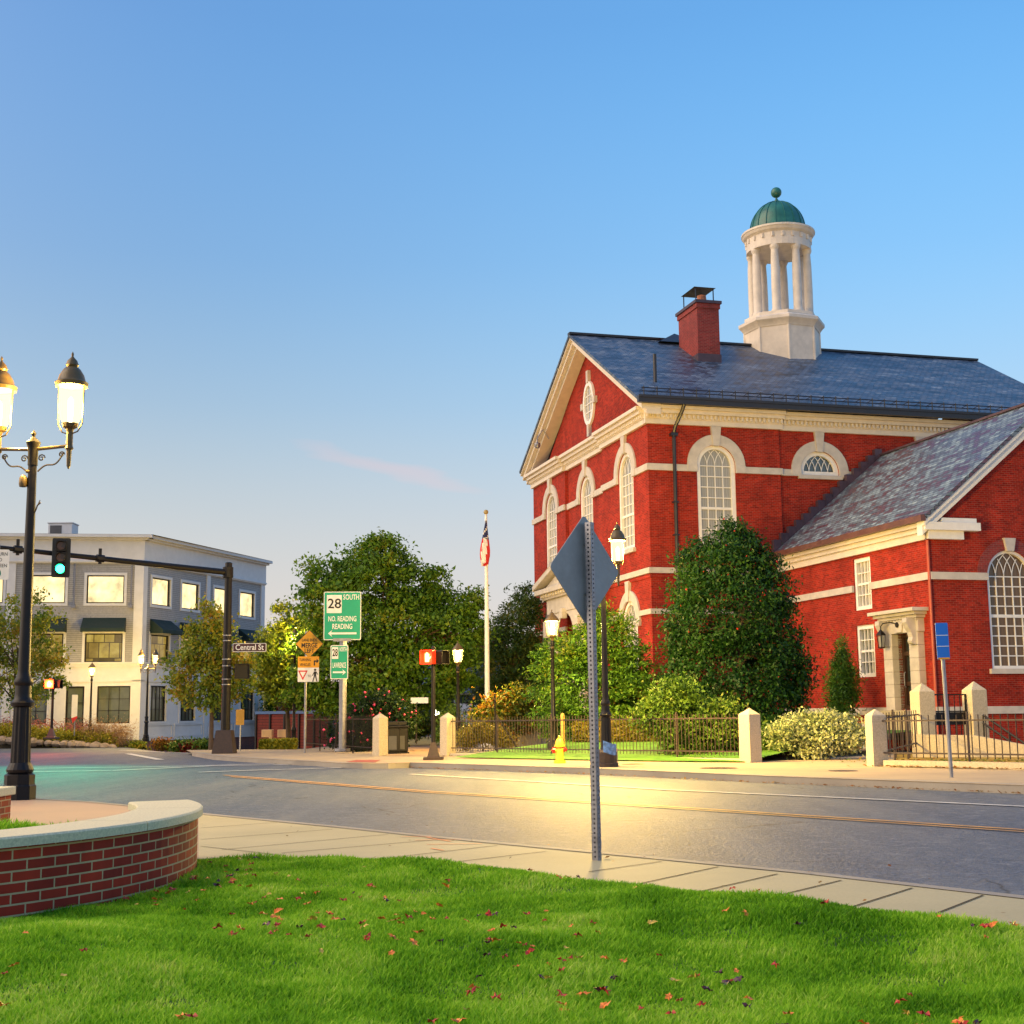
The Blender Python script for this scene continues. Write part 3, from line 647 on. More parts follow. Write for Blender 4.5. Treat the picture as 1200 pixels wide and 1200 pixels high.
b.build('portal', m['stone'], hall, bevel=.02)
b = MB(po); b.box(-1.25, 1.25, Z0, 4.3, -.13, -.11); b.build('door', m['doorwood'], hall)
b = MB(po); b.lathe([(.05, 0), (.16, .1), (.19, .3), (.05, .42)], 10, 0, 0, 0) if False else None
# chimney
ch = [(4.45, 5.5, 5.02, 7.2)]
b = MB(); b.box(4.45, 5.5, 5.02, 7.2, 15.8, 19.0); b.box(4.40, 5.55, 4.97, 7.25, 19.002, 19.22); ck = b.build('chimney', m['brick_dark'], roof)
box_part(ck, None, 'cap', m['lead'], (4.34, 5.61, 4.91, 7.31, 19.224, 19.38)) if False else None
b = MB(); b.box(4.34, 5.61, 4.91, 7.31, 19.224, 19.36); b.box(4.41, 5.54, 4.98, 7.24, 15.8, 16.9+.0)
b.build('chimney_flashing', m['lead'], roof)
b = MB(); b.add([(4.45, 5.25, 20.05), (5.5, 5.25, 20.05), (5.5, 6.85, 20.05), (4.45, 6.85, 20.05), (4.97, 6.05, 20.28)], [(0, 1, 4), (1, 2, 4), (2, 3, 4), (3, 0, 4), (0, 1, 2, 3)])
for x, y in ((4.55, 5.35), (5.4, 5.35), (5.4, 6.75), (4.55, 6.75)): b.box(x-.02, x+.02, y-.02, y+.02, 19.36, 20.05)
b.build('chimney_hood', m['gutter'], roof)
b = MB(); b.lathe([(.24, 0), (.2, .42)], 12, 4.98, 5.7, 19.36); b.build('flue_pot', plain('clay_pot', (.45, .16, .08), .8, .2, 9), roof)
b = MB(); b.tube([(6.0, 7.9, 18.2), (6.0, 7.9, 20.2)], .03, 6); b.build('lightning_rod', m['stone'], roof)
# cupola
cx, cy = 10.12, 8.1
o8 = math.pi/8+rad(6); kc = .83
KL = lambda pr: [(r*kc, z) for r, z in pr]
b = MB(); b.lathe(KL([(2.16, 16.2), (2.16, 19.0)]), 8, cx, cy, 0, 0, o8); b.lathe(KL([(2.2, 18.98), (2.24, 19.05), (2.34, 19.16), (2.48, 19.28), (2.48, 19.42), (2.3, 19.5), (2.12, 19.56), (2.12, 19.72), (1.95, 19.74), (.2, 19.8)]), 8, cx, cy, 0, 0, o8)
for k in range(8): a = 2*math.pi*k/8+o8; b.lathe([(.07, 16.2), (.07, 18.97)], 6, cx+2.14*kc*math.cos(a), cy+2.14*kc*math.sin(a))
cup = b.build('cupola', m['cupwhite'], hall)
for k in range(8):
    a = 2*math.pi*(k+.5)/8+o8+rad(4); b = MB(); x, y = cx+1.6*kc*math.cos(a), cy+1.6*kc*math.sin(a)
    b.lathe(KL([(.3, 19.74), (.3, 19.82), (.27, 19.86), (.245, 19.95), (.25, 21.0), (.235, 22.2), (.205, 22.72), (.205, 22.78), (.25, 22.84), (.28, 22.92), (.28, 23.0)]), 14, x, y); b.build('column', m['cupwhite'], cup, smooth=True)
b = MB(); b.lathe(KL([(1.3, 23.0), (1.86, 23.0), (1.86, 23.34), (1.84, 23.36), (1.84, 23.62), (1.9, 23.66), (2.0, 23.72), (2.08, 23.84), (2.12, 23.86), (2.12, 23.95), (1.7, 24.05)]), 36, cx, cy)
for k in range(20): a = 2*math.pi*k/20; r_ = 1.85*kc; b.box(cx+r_*math.cos(a)-.055, cx+r_*math.cos(a)+.055, cy+r_*math.sin(a)-.055, cy+r_*math.sin(a)+.055, 23.38, 23.6)
b.build('entablature', m['cupwhite'], cup)
b = MB(); R_d = 1.60*kc; hd0 = 1.56; b.lathe([(1.74*kc, 23.96), (1.68*kc, 24.02)] + [(R_d*math.cos(rad(t)), 24.02+hd0*math.sin(rad(t))) for t in range(0, 86, 6)] + [(.13, 25.62), (.08, 25.72)], 48, cx, cy)
dm = b.build('dome', m['copper'], cup, smooth=True)
b = MB()
for k in range(18):
    a = 2*math.pi*k/18; b.tube([(cx+math.cos(a)*(R_d+.012)*math.cos(rad(t)), cy+math.sin(a)*(R_d+.012)*math.cos(rad(t)), 24.02+(hd0+.01)*math.sin(rad(t))) for t in range(0, 86, 7)], .022, 4)
b.build('standing_seams', m['copper'], dm)
b = MB(); b.lathe([(.09, 25.6), (.05, 25.75), (.05, 25.86)] + [(.26*math.sin(rad(t)), 26.08-.26*math.cos(rad(t))) for t in range(14, 181, 12)], 20, cx, cy); b.build('finial_ball', m['copper'], cup, smooth=True)

# ================================================================== ANNEX
an = thing('library_annex', 'lower red brick annex with slate gable roof, stone doorway and arched white window', 'building', AO, RZ)
AW, AL, AE, AR = 9.5, 10.66, 7.35, 11.55     # width, length, eave z, ridge z
b = MB(FF)
b.wall([(0, Z0), (AL, Z0), (AL, 7.0), (0, 7.0)], [[(3.72, 4.66), (4.9, 4.66), (4.9, 6.5), (3.72, 6.5)], [(3.68, 2.3), (4.9, 2.3), (4.9, 4.12), (3.68, 4.12)], [(1.1, 1.15), (2.15, 1.15), (2.15, 3.65), (1.1, 3.65)], [(3.7, -.55), (4.9, -.55), (4.9, .7), (3.7, .7)]], .28)
b.build('wall', m['brick'], an)
b = MB(FS); b.wall([(0, Z0), (AW, Z0), (AW, 7.0), (AW/2, AR-.25), (0, 7.0)], [archloop(2.97, 1.74, 2.44, 5.46)], .28); b.build('wall', m['brick'], an)
b = MB(); b.box(AW-.1, AW, .02, AL, Z0, 7.0); b.build('wall', m['brick'], an)
arch_window(an, FS, 2.97, 1.74, 2.44, 5.46, 5, 9, m['win_blind'], stone=0, brickarch=.38, keytop=6.72, fw=.1, meet=.52)
def sash(par, f, a0, a1, z0, z1, cols, rows, gm, name='window', fm=None, fr=.14, c0_=-.2, c1=-.05, meet=True):
    fm = fm or m['white']; b = MB(f); lo = [(a0, z0), (a1, z0), (a1, z1), (a0, z1)]; li = [(a0+fr, z0+fr), (a1-fr, z0+fr), (a1-fr, z1-fr), (a0+fr, z1-fr)]
    b.ring(lo, li, c0_, c1); w = b.build(name, fm, par)
    b = MB(f)
    for i in range(1, cols): a = a0+fr+(a1-a0-2*fr)*i/cols; b.box(a-.016, a+.016, z0+fr, z1-fr, c0_+.03, c1-.05)
    for j in range(1, rows):
        z = z0+fr+(z1-z0-2*fr)*j/rows; k = .04 if (meet and j == rows//2) else .016; b.box(a0+fr, a1-fr, z-k, z+k, c0_+.028, c1-.045)
    if b.v: b.build('glazing_bars', fm, w)
    b = MB(f); b.box(a0+fr*.9, a1-fr*.9, z0+fr*.9, z1-fr*.9, c0_+.01, c0_+.02); b.build('pane', gm, w)
    return w
sash(an, FF, 3.72, 4.9, 4.66, 6.5, 4, 4, m['win_cur']); sash(an, FF, 3.68, 4.9, 2.3, 4.12, 4, 4, m['win_green'])
w = sash(an, FF, 3.7, 4.9, -.55, .7, 3, 2, m['lit_up'], fr=.08)
b = MB(FF)
belt(FF, -.08, AL, 5.32, .24, [(3.72, 4.9)]); belt(FS, 0, 9.5, 5.32, .24, [(2.97-.87, 2.97+.87)])
belt(FF, -.09, AL, 1.0, .24, [(.5, 2.75)], .1); belt(FS, 0, 9.5, 1.0, .24, [], .1)
b.split('belt_course', m['stone'], an)
b = MB(FF); b.box(-.12, AL, 6.62, 6.86, -.02, .12); b.box(-.16, AL, 6.862, 7.02, -.02, .2); b.box(-.3, AL, 7.022, 7.16, -.02, .32); b.build('cornice', m['cream'], an)
b = MB(FS)
b.box(-.3, 1.75, 6.90, 7.16, 0, .34); b.box(-.12, 1.2, 6.62, 6.898, 0, .2); b.box(.4, 1.7, 7.162, 7.32, 0, .2)
asl = (AR-AE)/(AW/2+.36)
for sg in (1, -1):
    X = (lambda u: u) if sg == 1 else (lambda u: AW-u)
    for t0, t1, c1 in ((.08, .32, .40), (.32, .62, .26)):
        b.add([(X(u), z-t, c) for c in (-.05, c1) for u, z, t in ((-.36, AE, t0), (AW/2, AR, t0), (AW/2, AR, t1), (-.36, AE, t1))], [(0, 1, 2, 3), (4, 5, 6, 7), (0, 1, 5, 4), (3, 2, 6, 7), (0, 3, 7, 4), (1, 2, 6, 5)])
b.build('raking_cornice', m['white'], an)
b = MB(); slab(b, [(-.36, -.46, AE), (AW/2, -.46, AR), (AW/2, AL+.1, AR), (-.36, AL+.1, AE)]); slab(b, [(AW+.36, -.46, AE), (AW/2+.001, -.46, AR), (AW/2+.001, AL+.1, AR), (AW+.36, AL+.1, AE)])
ar = b.build('roof', m['slate2'], an)
b = MB(); b.box(AW/2-.1, AW/2+.1, -.46, AL+.1, AR-.02, AR+.06); b.box(-.4, -.365, -.47, AL, AE-.05, AE+.03); b.build('ridge_cap', m['lead'], ar)
b = MB(FF); b.box(-.46, AL-.1, 7.162, 7.36, .34, .52); b.build('gutter', m['brownmetal'], an)
b = MB(); n = 15                                    # stepped flashing where the roof meets the taller wall
for i in range(n):
    u = -.3+i*(AW/2+.3)/n; z = AE+(u+.36)*asl; b.box(u, u+(AW/2+.3)/n*.96, AL-.13, AL+.08, z-.1, z+.52)
b.build('stepped_flashing', m['lead'], ar)
b = MB(FF); b.tube([(-.04, 6.6, .06), (-.04, -.8, .06)], .05, 8); b.build('downspout', plain('red_downspout', (.42, .06, .03), .5, .15, 4), an)
# stone doorway
b = MB(FF)
for a0, a1 in ((.55, 1.1), (2.15, 2.7)):
    for k in range(6): z = 1.15+k*.42; b.box(a0, a1, z, z+.415, -.25, .24)
    b.box(a0-.06, a1+.06, .6, 1.148, -.1, .3)
b.box(.5, 2.75, 3.67, 4.12, -.25, .24)
b.prism([(1.45, 3.69), (1.8, 3.69), (1.9, 4.1), (1.35, 4.1)], .24, .29)
b.box(.42, 2.83, 4.122, 4.22, -.02, .34); b.box(.32, 2.93, 4.222, 4.32, -.02, .46); b.box(.2, 3.05, 4.322, 4.44, -.02, .6)
for i in range(12): a = .5+i*.19; b.box(a, a+.09, 4.05, 4.118, .24, .30)
def console(a0, a1):
    pr = [(4.12, .24), (4.12, .56), (3.98, .58), (3.82, .5), (3.66, .40), (3.5, .36), (3.38, .40), (3.3, .37), (3.26, .30), (3.3, .24)]
    k = len(pr); b.add([(a, z, c) for a in (a0, a1) for z, c in pr], [list(range(k)), list(range(k, 2*k))]+[(i, (i+1) % k, k+(i+1) % k, k+i) for i in range(k)])
console(.62, .92); console(2.33, 2.63)
b.build('door_surround', m['stone'], an, bevel=.012)
b = MB(FF); b.ring([(1.1, 1.15), (2.15, 1.15), (2.15, 3.65), (1.1, 3.65)], [(1.22, 1.3), (2.03, 1.3), (2.03, 3.55), (1.22, 3.55)], -.26, -.14); b.box(1.22, 2.03, 2.95, 3.08, -.25, -.13); b.box(1.22, 2.03, 1.95, 2.08, -.25, -.15); dr = b.build('door', m['doorwood'], an)
b = MB(FF); b.box(1.2, 2.05, 1.28, 3.56, -.24, -.23); b.build('pane', m['win_dark'], dr)
b = MB(FF); b.tube([(2.0, 1.9, -.13), (2.0, 1.95, -.08), (2.0, 2.35, -.08), (2.0, 2.4, -.13)], .02, 6); b.build('handle', m['galv'], dr)
b = MB(FF); b.box(1.0, 1.5, 1.88, 1.96, .28, .32) if False else None
b = MB(FF)
b.box(.3, 2.95, .2, .99, .13, .95); b.box(.2, 3.05, .992, 1.14, .305, 1.05)
b.build('doorstep', m['granite'], an)
# wall lantern by the door
wl = thing('wall_lantern', 'black bracket lantern beside the stone doorway of the brick annex', 'lantern', AO, RZ)
b = MB(FF); b.tube([(1.65, 3.95, .26), (1.85, 4.05, .42), (2.05, 4.02, .6), (2.1, 3.92, .66), (2.1, 3.8, .66)], .02, 6); b.tube([(1.65, 3.95, .25), (1.65, 3.95, .33)], .09, 10); b.build('bracket', m['black'], wl)
b = MB(); b.lathe([(.02, 3.82), (.06, 3.78), (.17, 3.66), (.18, 3.63), (.15, 3.62), (.02, 3.62)], 6, -.66, 2.1); b.lathe([(.02, 3.18), (.12, 3.2), (.12, 3.23), (.02, 3.23)], 6, -.66, 2.1)
for k in range(6): a = math.pi/3*k; b.tube([(-.66+.11*math.cos(a), 2.1+.11*math.sin(a), 3.2), (-.66+.15*math.cos(a), 2.1+.15*math.sin(a), 3.64)], .013, 4)
b.build('cage', m['black'], wl)
b = MB(); b.lathe([(.09, 3.24), (.12, 3.6)], 6, -.66, 2.1); b.build('glass', m['win_cur'], wl)

# ================================================================== WHITE CORNER BUILDING
W0 = Vector((-22.883, 84, 0)); d1 = Vector((.3001, .9539, 0)); n1 = Vector((.9539, -.3001, 0)); d2 = Vector((.9897, .1433, 0)); n2 = Vector((.1433, -.9897, 0))
wb = thing('corner_building', 'pale three storey corner building with lit windows and dark green awnings', 'building', W0)
FR = lambda a, b, c: tuple(d1*a + n1*c + Vector((0, 0, b)))
FL = lambda a, b, c: tuple(d2*a + n2*c + Vector((0, 0, b)))
LR, LL = 15.9, -26.0
rect = lambda a0, a1, z0, z1: [(a0, z0), (a1, z0), (a1, z1), (a0, z1)]
upR = [(1.1, 3.25), (4.62, 6.75), (8.75, 10.85), (12.31, 14.43)]; upL = [(-3.29, -1.06), (-6.75, -4.56), (-10.4, -8.2), (-14, -11.8), (-17.6, -15.4), (-21.2, -19)]
gR = [(1.23, 3.08), (4.75, 6.6), (8.85, 10.7), (12.66, 14.62)]; gL = [(-2.46, -.5), (-7.3, -5.38), (-10.2, -8.3), (-13.8, -11.9), (-17.4, -15.5), (-21, -19.1)]
b = MB(FR); b.wall(rect(0, LR, 4.4, 11.0), [rect(p, q, 8.1, 9.82) for p, q in upR]+[rect(p, q, 4.5, 6.25) for p, q in upR], .2)
b.fn = FL; b.wall(rect(LL, 0, 4.4, 11.0), [rect(p, q, 8.1, 9.82) for p, q in upL]+[rect(p, q, 4.5, 6.25) for p, q in upL], .2)
b.build('upper_wall', m['clap'], wb)
b = MB(FR); b.wall(rect(0, LR, -.28, 4.4), [rect(p, q, .88, 3.08) for p, q in gR], .2)
b.fn = FL; b.wall(rect(LL, 0, -.6, 4.4), [rect(p, q, .8, 3.05) for p, q in gL]+[rect(-4.3, -3.22, .15, 3.05)], .25)
b.build('lower_wall', m['wtrim'], wb)
b = MB(); p = [Vector((0, 0, 0))+d1*LR, Vector((0, 0, 0))+d1*LR-n1*20, d2*LL-n2*14, d2*LL]
b.add([(q.x, q.y, z) for z in (-3, 12.2) for q in p], [(0, 1, 5, 4), (1, 2, 6, 5), (2, 3, 7, 6)]); b.build('rear_wall', m['clap'], wb)
box_part(wb, FR, 'foundation', m['brick_found'], (-.1, LR-.05, -3.0, -.285, -.3, -.03))
b = MB(FR); b.box(0, LR+.05, 10.55, 12.0, -.2, .12); b.box(0, LR+.1, 12.0, 12.12, -.2, .35); b.box(0, LR+.12, 12.122, 12.3, -.2, .6); b.box(0, LR+.05, 10.62, 10.72, .1, .2)
b.box(0, LR+.02, 4.22, 4.40, -.1, .1); b.box(0, LR+.02, 4.402, 4.5, -.1, .2); b.box(0, LR+.02, 3.3, 3.42, -.05, .07); b.box(0, LR, -.28, -.12, -.05, .06)
b.fn = FL; b.box(LL, .12, 10.55, 12.0, -.2, .12); b.box(LL, .35, 12.0, 12.12, -.2, .35); b.box(LL, .6, 12.122, 12.3, -.2, .6); b.box(LL, .2, 10.62, 10.72, .1, .2)
b.box(LL, .1, 4.22, 4.40, -.1, .1); b.box(LL, .2, 4.402, 4.5, -.1, .2); b.box(LL, .08, 3.3, 3.42, -.05, .07)
for a0, a1 in ((-.45, .1), (-8.0, -7.5), (-11.5, -11.0)): b.box(a0, a1, -.6, 4.2, 0, .07); b.box(a0, a1, 4.5, 10.54, 0, .08)
b.fn = FR
for a0, a1 in ((0, .5), (7.7, 8.15), (15.35, LR)): b.box(a0, a1, -.28, 4.2, 0, .07); b.box(a0, a1, 4.5, 10.54, 0, .08)
for a0, a1 in ((.6, 3.9), (4.1, 7.6), (8.3, 11.6), (11.9, 15.2)): b.ring(rect(a0, a1, -.1, .75), rect(a0+.12, a1-.12, .02, .63), 0, .05)
b.build('white_trim', m['wtrim'], wb)
b = MB(); q = [d1*(LR+.1)+n1*.6, d2*.6+n2*.6+d1*0, d2*LL+n2*.6, d2*LL-n2*14, d1*LR-n1*20]
b.add([(v.x, v.y, 12.31) for v in q], [(0, 1, 2, 3, 4)]); b.build('roof', m['roofdark'], wb)
def litwin(f, a0, a1, z0, z1, gm, cols=1, rows=1, dark=True):
    w = sash(wb, f, a0, a1, z0, z1, cols, rows, gm, fm=m['black'], fr=.07, c0_=-.19, c1=-.08, meet=False)
    b = MB(f); b.ring(rect(a0-.16, a1+.16, z0-.16, z1+.16), rect(a0-.002, a1+.002, z0-.002, z1+.002), -.02, .05); b.build('casing', m['wtrim'], w)
def midglass():
    t = NT('lit_window_interior'); uv = t.coord('UV')
    br = t.n('ShaderNodeTexBrick', {'Vector': uv, 'Color1': (0, 0, 0, 1), 'Color2': (1, 1, 1, 1), 'Mortar': (.1, .1, .1, 1), 'Scale': 1.0, 'Brick Width': .62, 'Row Height': .95, 'Mortar Size': .03}).outputs[0]
    n = t.noise(uv, 1.7, 4)
    c = t.ramp(t.n('ShaderNodeMath', {0: t.n('ShaderNodeSeparateColor', {0: br}).outputs[0], 1: n}, operation='MULTIPLY').outputs[0], [(0, (.05, .03, .01)), (.2, (.26, .16, .03)), (.5, (.55, .38, .07)), (1, (.9, .7, .25))])
    t.set(col=(.02, .02, .02), em=c, es=.75, rough=.08, spec=.7); return t.m
m['lit_mid'] = midglass()
for p, q in upR: litwin(FR, p, q, 8.1, 9.82, m['lit_up'])
for i, (p, q) in enumerate(upL): litwin(FL, p, q, 8.1, 9.82, m['lit_up'])
for p, q in upR: litwin(FR, p, q, 4.5, 6.25, m['lit_mid'])
for p, q in upL: litwin(FL, p, q, 4.5, 6.25, m['lit_mid'])
for p, q in gR: litwin(FR, p, q, .88, 3.08, m['win_green'], 4, 3)
for p, q in gL: litwin(FL, p, q, .8, 3.05, m['win_green'], 3, 3)
w = sash(wb, FL, -4.3, -3.22, .15, 3.05, 1, 3, m['win_green'], 'door', m['black'], .09, -.24, -.1, False)
def awning(f, a0, a1):
    b = MB(f); pr = [(7.2, .03), (6.52, .95), (6.3, .95), (6.3, .90), (6.5, .88), (7.12, .03)]; k = len(pr)
    b.add([(a, z, c) for a in (a0, a1) for z, c in pr], [(i, (i+1) % k, k+(i+1) % k, k+i) for i in range(k)])
    for a in (a0, a1): b.add([(a, 7.2, .03), (a, 6.52, .95), (a, 6.3, .95), (a, 6.3, .03)], [(0, 1, 2, 3)])
    b.build('awning', m['awn'], wb)
for p, q in upR: awning(FR, p-.12, q+.12)
for p, q in upL: awning(FL, p-.15, q+.18)
for a in (-4.0, -.62):
    b = MB(FL); b.tube([(a, 10.5, .1), (a, 7.95, .1)], .045, 6); b.box(a-.11, a+.11, 7.8, 8.0, .02, .3); b.build('downlight', m['galv'], wb)
hv = thing('roof_unit', 'small pale ventilation unit on the flat roof of the pale corner building', 'roof unit', W0 + d2*-5.1 - n2*1.6 + Vector((0, 0, 12.31)))
b = MB(); b.box(-.75, .75, -.6, .6, 0, .85); b.box(-.8, .8, -.65, .65, .852, .92); b.build('casing', m['wtrim'], hv, bevel=.02)
b = MB(); b.box(-.62, .1, -.62, -.605, .12, .72); b.build('louvre', m['roofdark'], hv)
# ================================================================== CURVED PLANTER WALL
def planter():
    cxp, cyp, ro, ri = -5.52, 9.98, 3.17, 2.74
    a0, a1, nseg = -110, 27, 60
    base = gz(-2.5, 9, -.12); top = gz(-2.5, 9) + .385
    t = thing('planter_wall', 'curved low red brick planter wall with thick pale granite coping beside the lawn', 'wall', (0, 0, 0))
    b = MB()
    angs = [rad(a0+(a1-a0)*i/nseg) for i in range(nseg+1)]
    def face(r, z0, z1, flip):
        for i in range(nseg):
            p, q = angs[i], angs[i+1]; k = len(b.f)
            b.add([(cxp+r*math.cos(w), cyp+r*math.sin(w), z) for w, z in ((p, z0), (q, z0), (q, z1), (p, z1))], [(0, 1, 2, 3)])
            b.uv[k] = [(r*p, z0), (r*q, z0), (r*q, z1), (r*p, z1)]
    face(ro, base, top, 0); face(ri, base, top, 1)
    e = angs[-1]; b.add([(cxp+r*math.cos(e), cyp+r*math.sin(e), z) for r, z in ((ri, base), (ro, base), (ro, top), (ri, top))], [(0, 1, 2, 3)])
    b.build('brickwork', m['brick_near'], t)
    # coping stones, a thin joint between each
    cuts = [-110, -86, -62, -38, -14.5, 9.5, 28]
    for s0, s1 in zip(cuts[:-1], cuts[1:]):
        b = MB(); n = 14; vs = []; fs = []; R1, R0, h0, h1 = ro+.035, ri-.03, top+.001, top+.062
        prof = [(R0, h0), (R1, h0), (R1, h1-.012), (R1-.012, h1), (R0+.012, h1), (R0, h1-.012)]
        for i in range(n+1):
            w = rad(s0+.09+(s1-s0-.18)*i/n); vs += [(cxp+r*math.cos(w), cyp+r*math.sin(w), z) for r, z in prof]
        for i in range(n):
            for k in range(6): fs.append((i*6+k, i*6+(k+1) % 6, (i+1)*6+(k+1) % 6, (i+1)*6+k))
        fs += [tuple(range(6)), tuple(n*6+k for k in range(6))]
        b.add(vs, fs); b.build('coping', m['cap'], t)
    return cxp, cyp, ri
PCX, PCY, PRI = planter()
pp = at(-8, 930, 13.2)
bp = thing('brick_pier', 'end of a second brick wall with stone cap at the left edge of the plaza', 'wall', (pp.x-.12, 13.2, gz(pp.x, 13.2)))
b = MB(); b.box(-.75, .20, -.2, .25, -.1, .42); b.build('brickwork', m['brick_near'], bp)
b = MB(); b.box(-.78, .235, -.235, .285, .421, .5); b.build('coping', m['cap'], bp, bevel=.01)

# ================================================================== STREET LAMPS
LAMPC = (1, .64, .15)
def lantern(par, x, y, z, power, s=1.0, tapered=False, light=True):
    """one lantern standing on point (x, y, z): glass with cap, cage and light"""
    n = 12 if not tapered else 6
    b = MB()
    g = [(.12, .14), (.165, .24), (.185, .40), (.185, .72)] if not tapered else [(.13, .12), (.19, .56)]
    z1 = g[-1][1]
    b.lathe([(r*s, q*s) for r, q in g], n, x, y, z); b.f = [f for f in b.f if len(f) < n]; b.m = [0]*len(b.f)
    gl = b.build('lamp_glass', m['lampglass'], par, smooth=not tapered)
    b = MB()
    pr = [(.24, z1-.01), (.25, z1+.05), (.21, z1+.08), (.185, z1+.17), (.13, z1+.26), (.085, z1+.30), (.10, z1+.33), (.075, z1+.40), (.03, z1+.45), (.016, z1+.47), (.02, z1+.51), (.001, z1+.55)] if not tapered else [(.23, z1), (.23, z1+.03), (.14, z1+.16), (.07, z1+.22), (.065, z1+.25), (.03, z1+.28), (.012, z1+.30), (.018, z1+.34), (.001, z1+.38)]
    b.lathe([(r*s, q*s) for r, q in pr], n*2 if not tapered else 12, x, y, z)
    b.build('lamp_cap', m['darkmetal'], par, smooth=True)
    b = MB(); b.lathe([(r*s, q*s) for r, q in [(.05, -.28), (.065, -.26), (.05, -.22), (.05, 0), (.06, .04), (.11, .07), (.125, .13), (.02, .14)]], 12, x, y, z)
    if not tapered:
        for k in range(2):
            sg = (-1, 1)[k]; b.tube([(x+sg*.04*s, y, z-.03*s), (x+sg*.13*s, y, z-.0*s), (x+sg*.2*s, y, z+.12*s), (x+sg*.205*s, y, z+.4*s), (x+sg*.215*s, y, z+z1*s)], .011*s, 5)
    else:
        for k in range(6): a = math.pi/3*k; b.tube([(x+.135*s*math.cos(a), y+.135*s*math.sin(a), z+.12*s), (x+.195*s*math.cos(a), y+.195*s*math.sin(a), z+z1*s)], .011*s, 4)
    b.build('lamp_holder', m['darkmetal'], par)
    b = MB(); b.lathe([(.03*s, .16*s), (.04*s, .3*s), (.04*s, .5*s), (.001, .55*s)], 8, x, y, z); b.build('bulb', m['bulb'], gl)
    if light:
        d = bpy.data.lights.new('lamp_light', 'POINT'); d.energy = power; d.color = LAMPC; d.shadow_soft_size = .12
        o = bpy.data.objects.new('lamp_light', d); COL.objects.link(o); o.parent = par; o.location = (x, y, z+.38*s)
def lamp_pole(par, zt, s=1.0, plinth=True):
    b = MB(); b.lathe([(.24, 0), (.24, .2), (.22, .22), (.22, .36), (.16, .40)], 8, rot=math.pi/8); b.lathe([(.19, .40), (.2, .44), (.17, .5), (.15, .54)], 20); b.build('base', m['black'], par)
    b = MB(); vs = []; n = 48
    for z in (.54, 1.36):
        for k in range(n):
            a = 2*math.pi*k/n; r = (.145 if z < 1 else .128)*(1-.07*(k % 4 in (0, 1))); vs.append((r*math.cos(a), r*math.sin(a), z))
    b.add(vs, [(k, (k+1) % n, n+(k+1) % n, n+k) for k in range(n)]); b.build('fluted_shaft', m['black'], par)
    b = MB(); b.lathe([(.13, 1.36), (.165, 1.38), (.175, 1.43), (.13, 1.48), (.12, 1.55), (.115, 1.68), (.135, 1.70), (.14, 1.75), (.115, 1.80), (.095, 1.86), (.09, 1.9), (.062, zt-.05), (.075, zt-.3), (.075, zt-.05), (.1, zt+.02), (.11, zt+.06), (.05, zt+.12), (.02, zt+.15), (.04, zt+.2), (.001, zt+.26)], 20); b.build('pole', m['black'], par, smooth=True)
def scroll(b, sg, z, Lx):
    pts = []
    for k in range(15):
        t = k/14; pts.append((sg*(.08+.38*t)*Lx/.54, 0, z-.30*math.sin(math.pi*.5*(1-t))-.04+.06*math.sin(t*6)))
    b.tube(pts, .013, 5)
    for cx_, cz_, r in ((.13, -.13, .06), (.43, -.09, .05)):
        b.tube([(sg*(cx_*Lx/.54)+r*(1-k/16)*math.cos(k*.7), 0, z+cz_+r*(1-k/16)*math.sin(k*.7)) for k in range(14)], .011, 5)
def double_lamp(name, label, loc, rz, s, power, half=.54, group='twin lantern street lamps'):
    t = thing('street_lamp', label, 'street lamp', loc, rz, group); t.scale = (s, s, s)
    zt = 5.35; lamp_pole(t, zt)
    for sg in (-1, 1):
        b = MB(); b.tube([(sg*.05, 0, zt-.05), (sg*half, 0, zt-.02)], .026, 8); scroll(b, sg, zt-.06, half); b.tube([(sg*half, 0, zt-.34), (sg*half, 0, zt+.05)], [.03, .045], 8); b.tube([(sg*half, 0, zt-.38), (sg*half, 0, zt-.34)], [.012, .025], 6)
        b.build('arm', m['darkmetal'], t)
        lantern(t, sg*half, 0, zt+.20, power)
    return t
lp = G(22, 937)
dl = double_lamp('street_lamp', 'tall black twin lantern street lamp on the plaza behind the curved planter wall', lp, math.atan2(-.10, .55), 1.0, 3200, .60)
b = MB(); b.tube([(-.02, -.04, 4.95), (-.07, -.06, 4.95)], .03, 6); b.lathe([(.001, 0), (.055, .01), (.065, .05), (.06, .15), (.03, .19), (.001, .20)], 12, -.11, -.06, 4.70); b.build('siren_box', m['darkmetal'], dl, smooth=True)
b = MB(); b.tube([(.05, 0, 4.28), (.10, -.02, 4.36), (.12, -.02, 4.42), (.17, -.02, 4.46)], .012, 6); b.tube([(.11, -.02, 4.39), (.16, -.02, 4.50)], .008, 5); b.build('banner_bracket', m['darkmetal'], dl)
lp2 = G(711, 898.5)
s2 = (898.5-622)/1600*lp2.y/6.65
dl2 = double_lamp('street_lamp', 'black twin lantern street lamp behind the yellow hydrant, half hidden by the diamond sign', lp2, math.atan2(-.36, .41), s2, 14000, .54)
lp3 = Vector((xat(171.5, 77), 77, gz(xat(171.5, 77), 77)))
lp3.z = at(171.5, 869, 77).z
dl3 = double_lamp('street_lamp', 'small twin lantern street lamp at the corner of the pale corner building', lp3, math.atan2(-.18, .52), (869-764)/1600*77/6.65, 2600, .62)
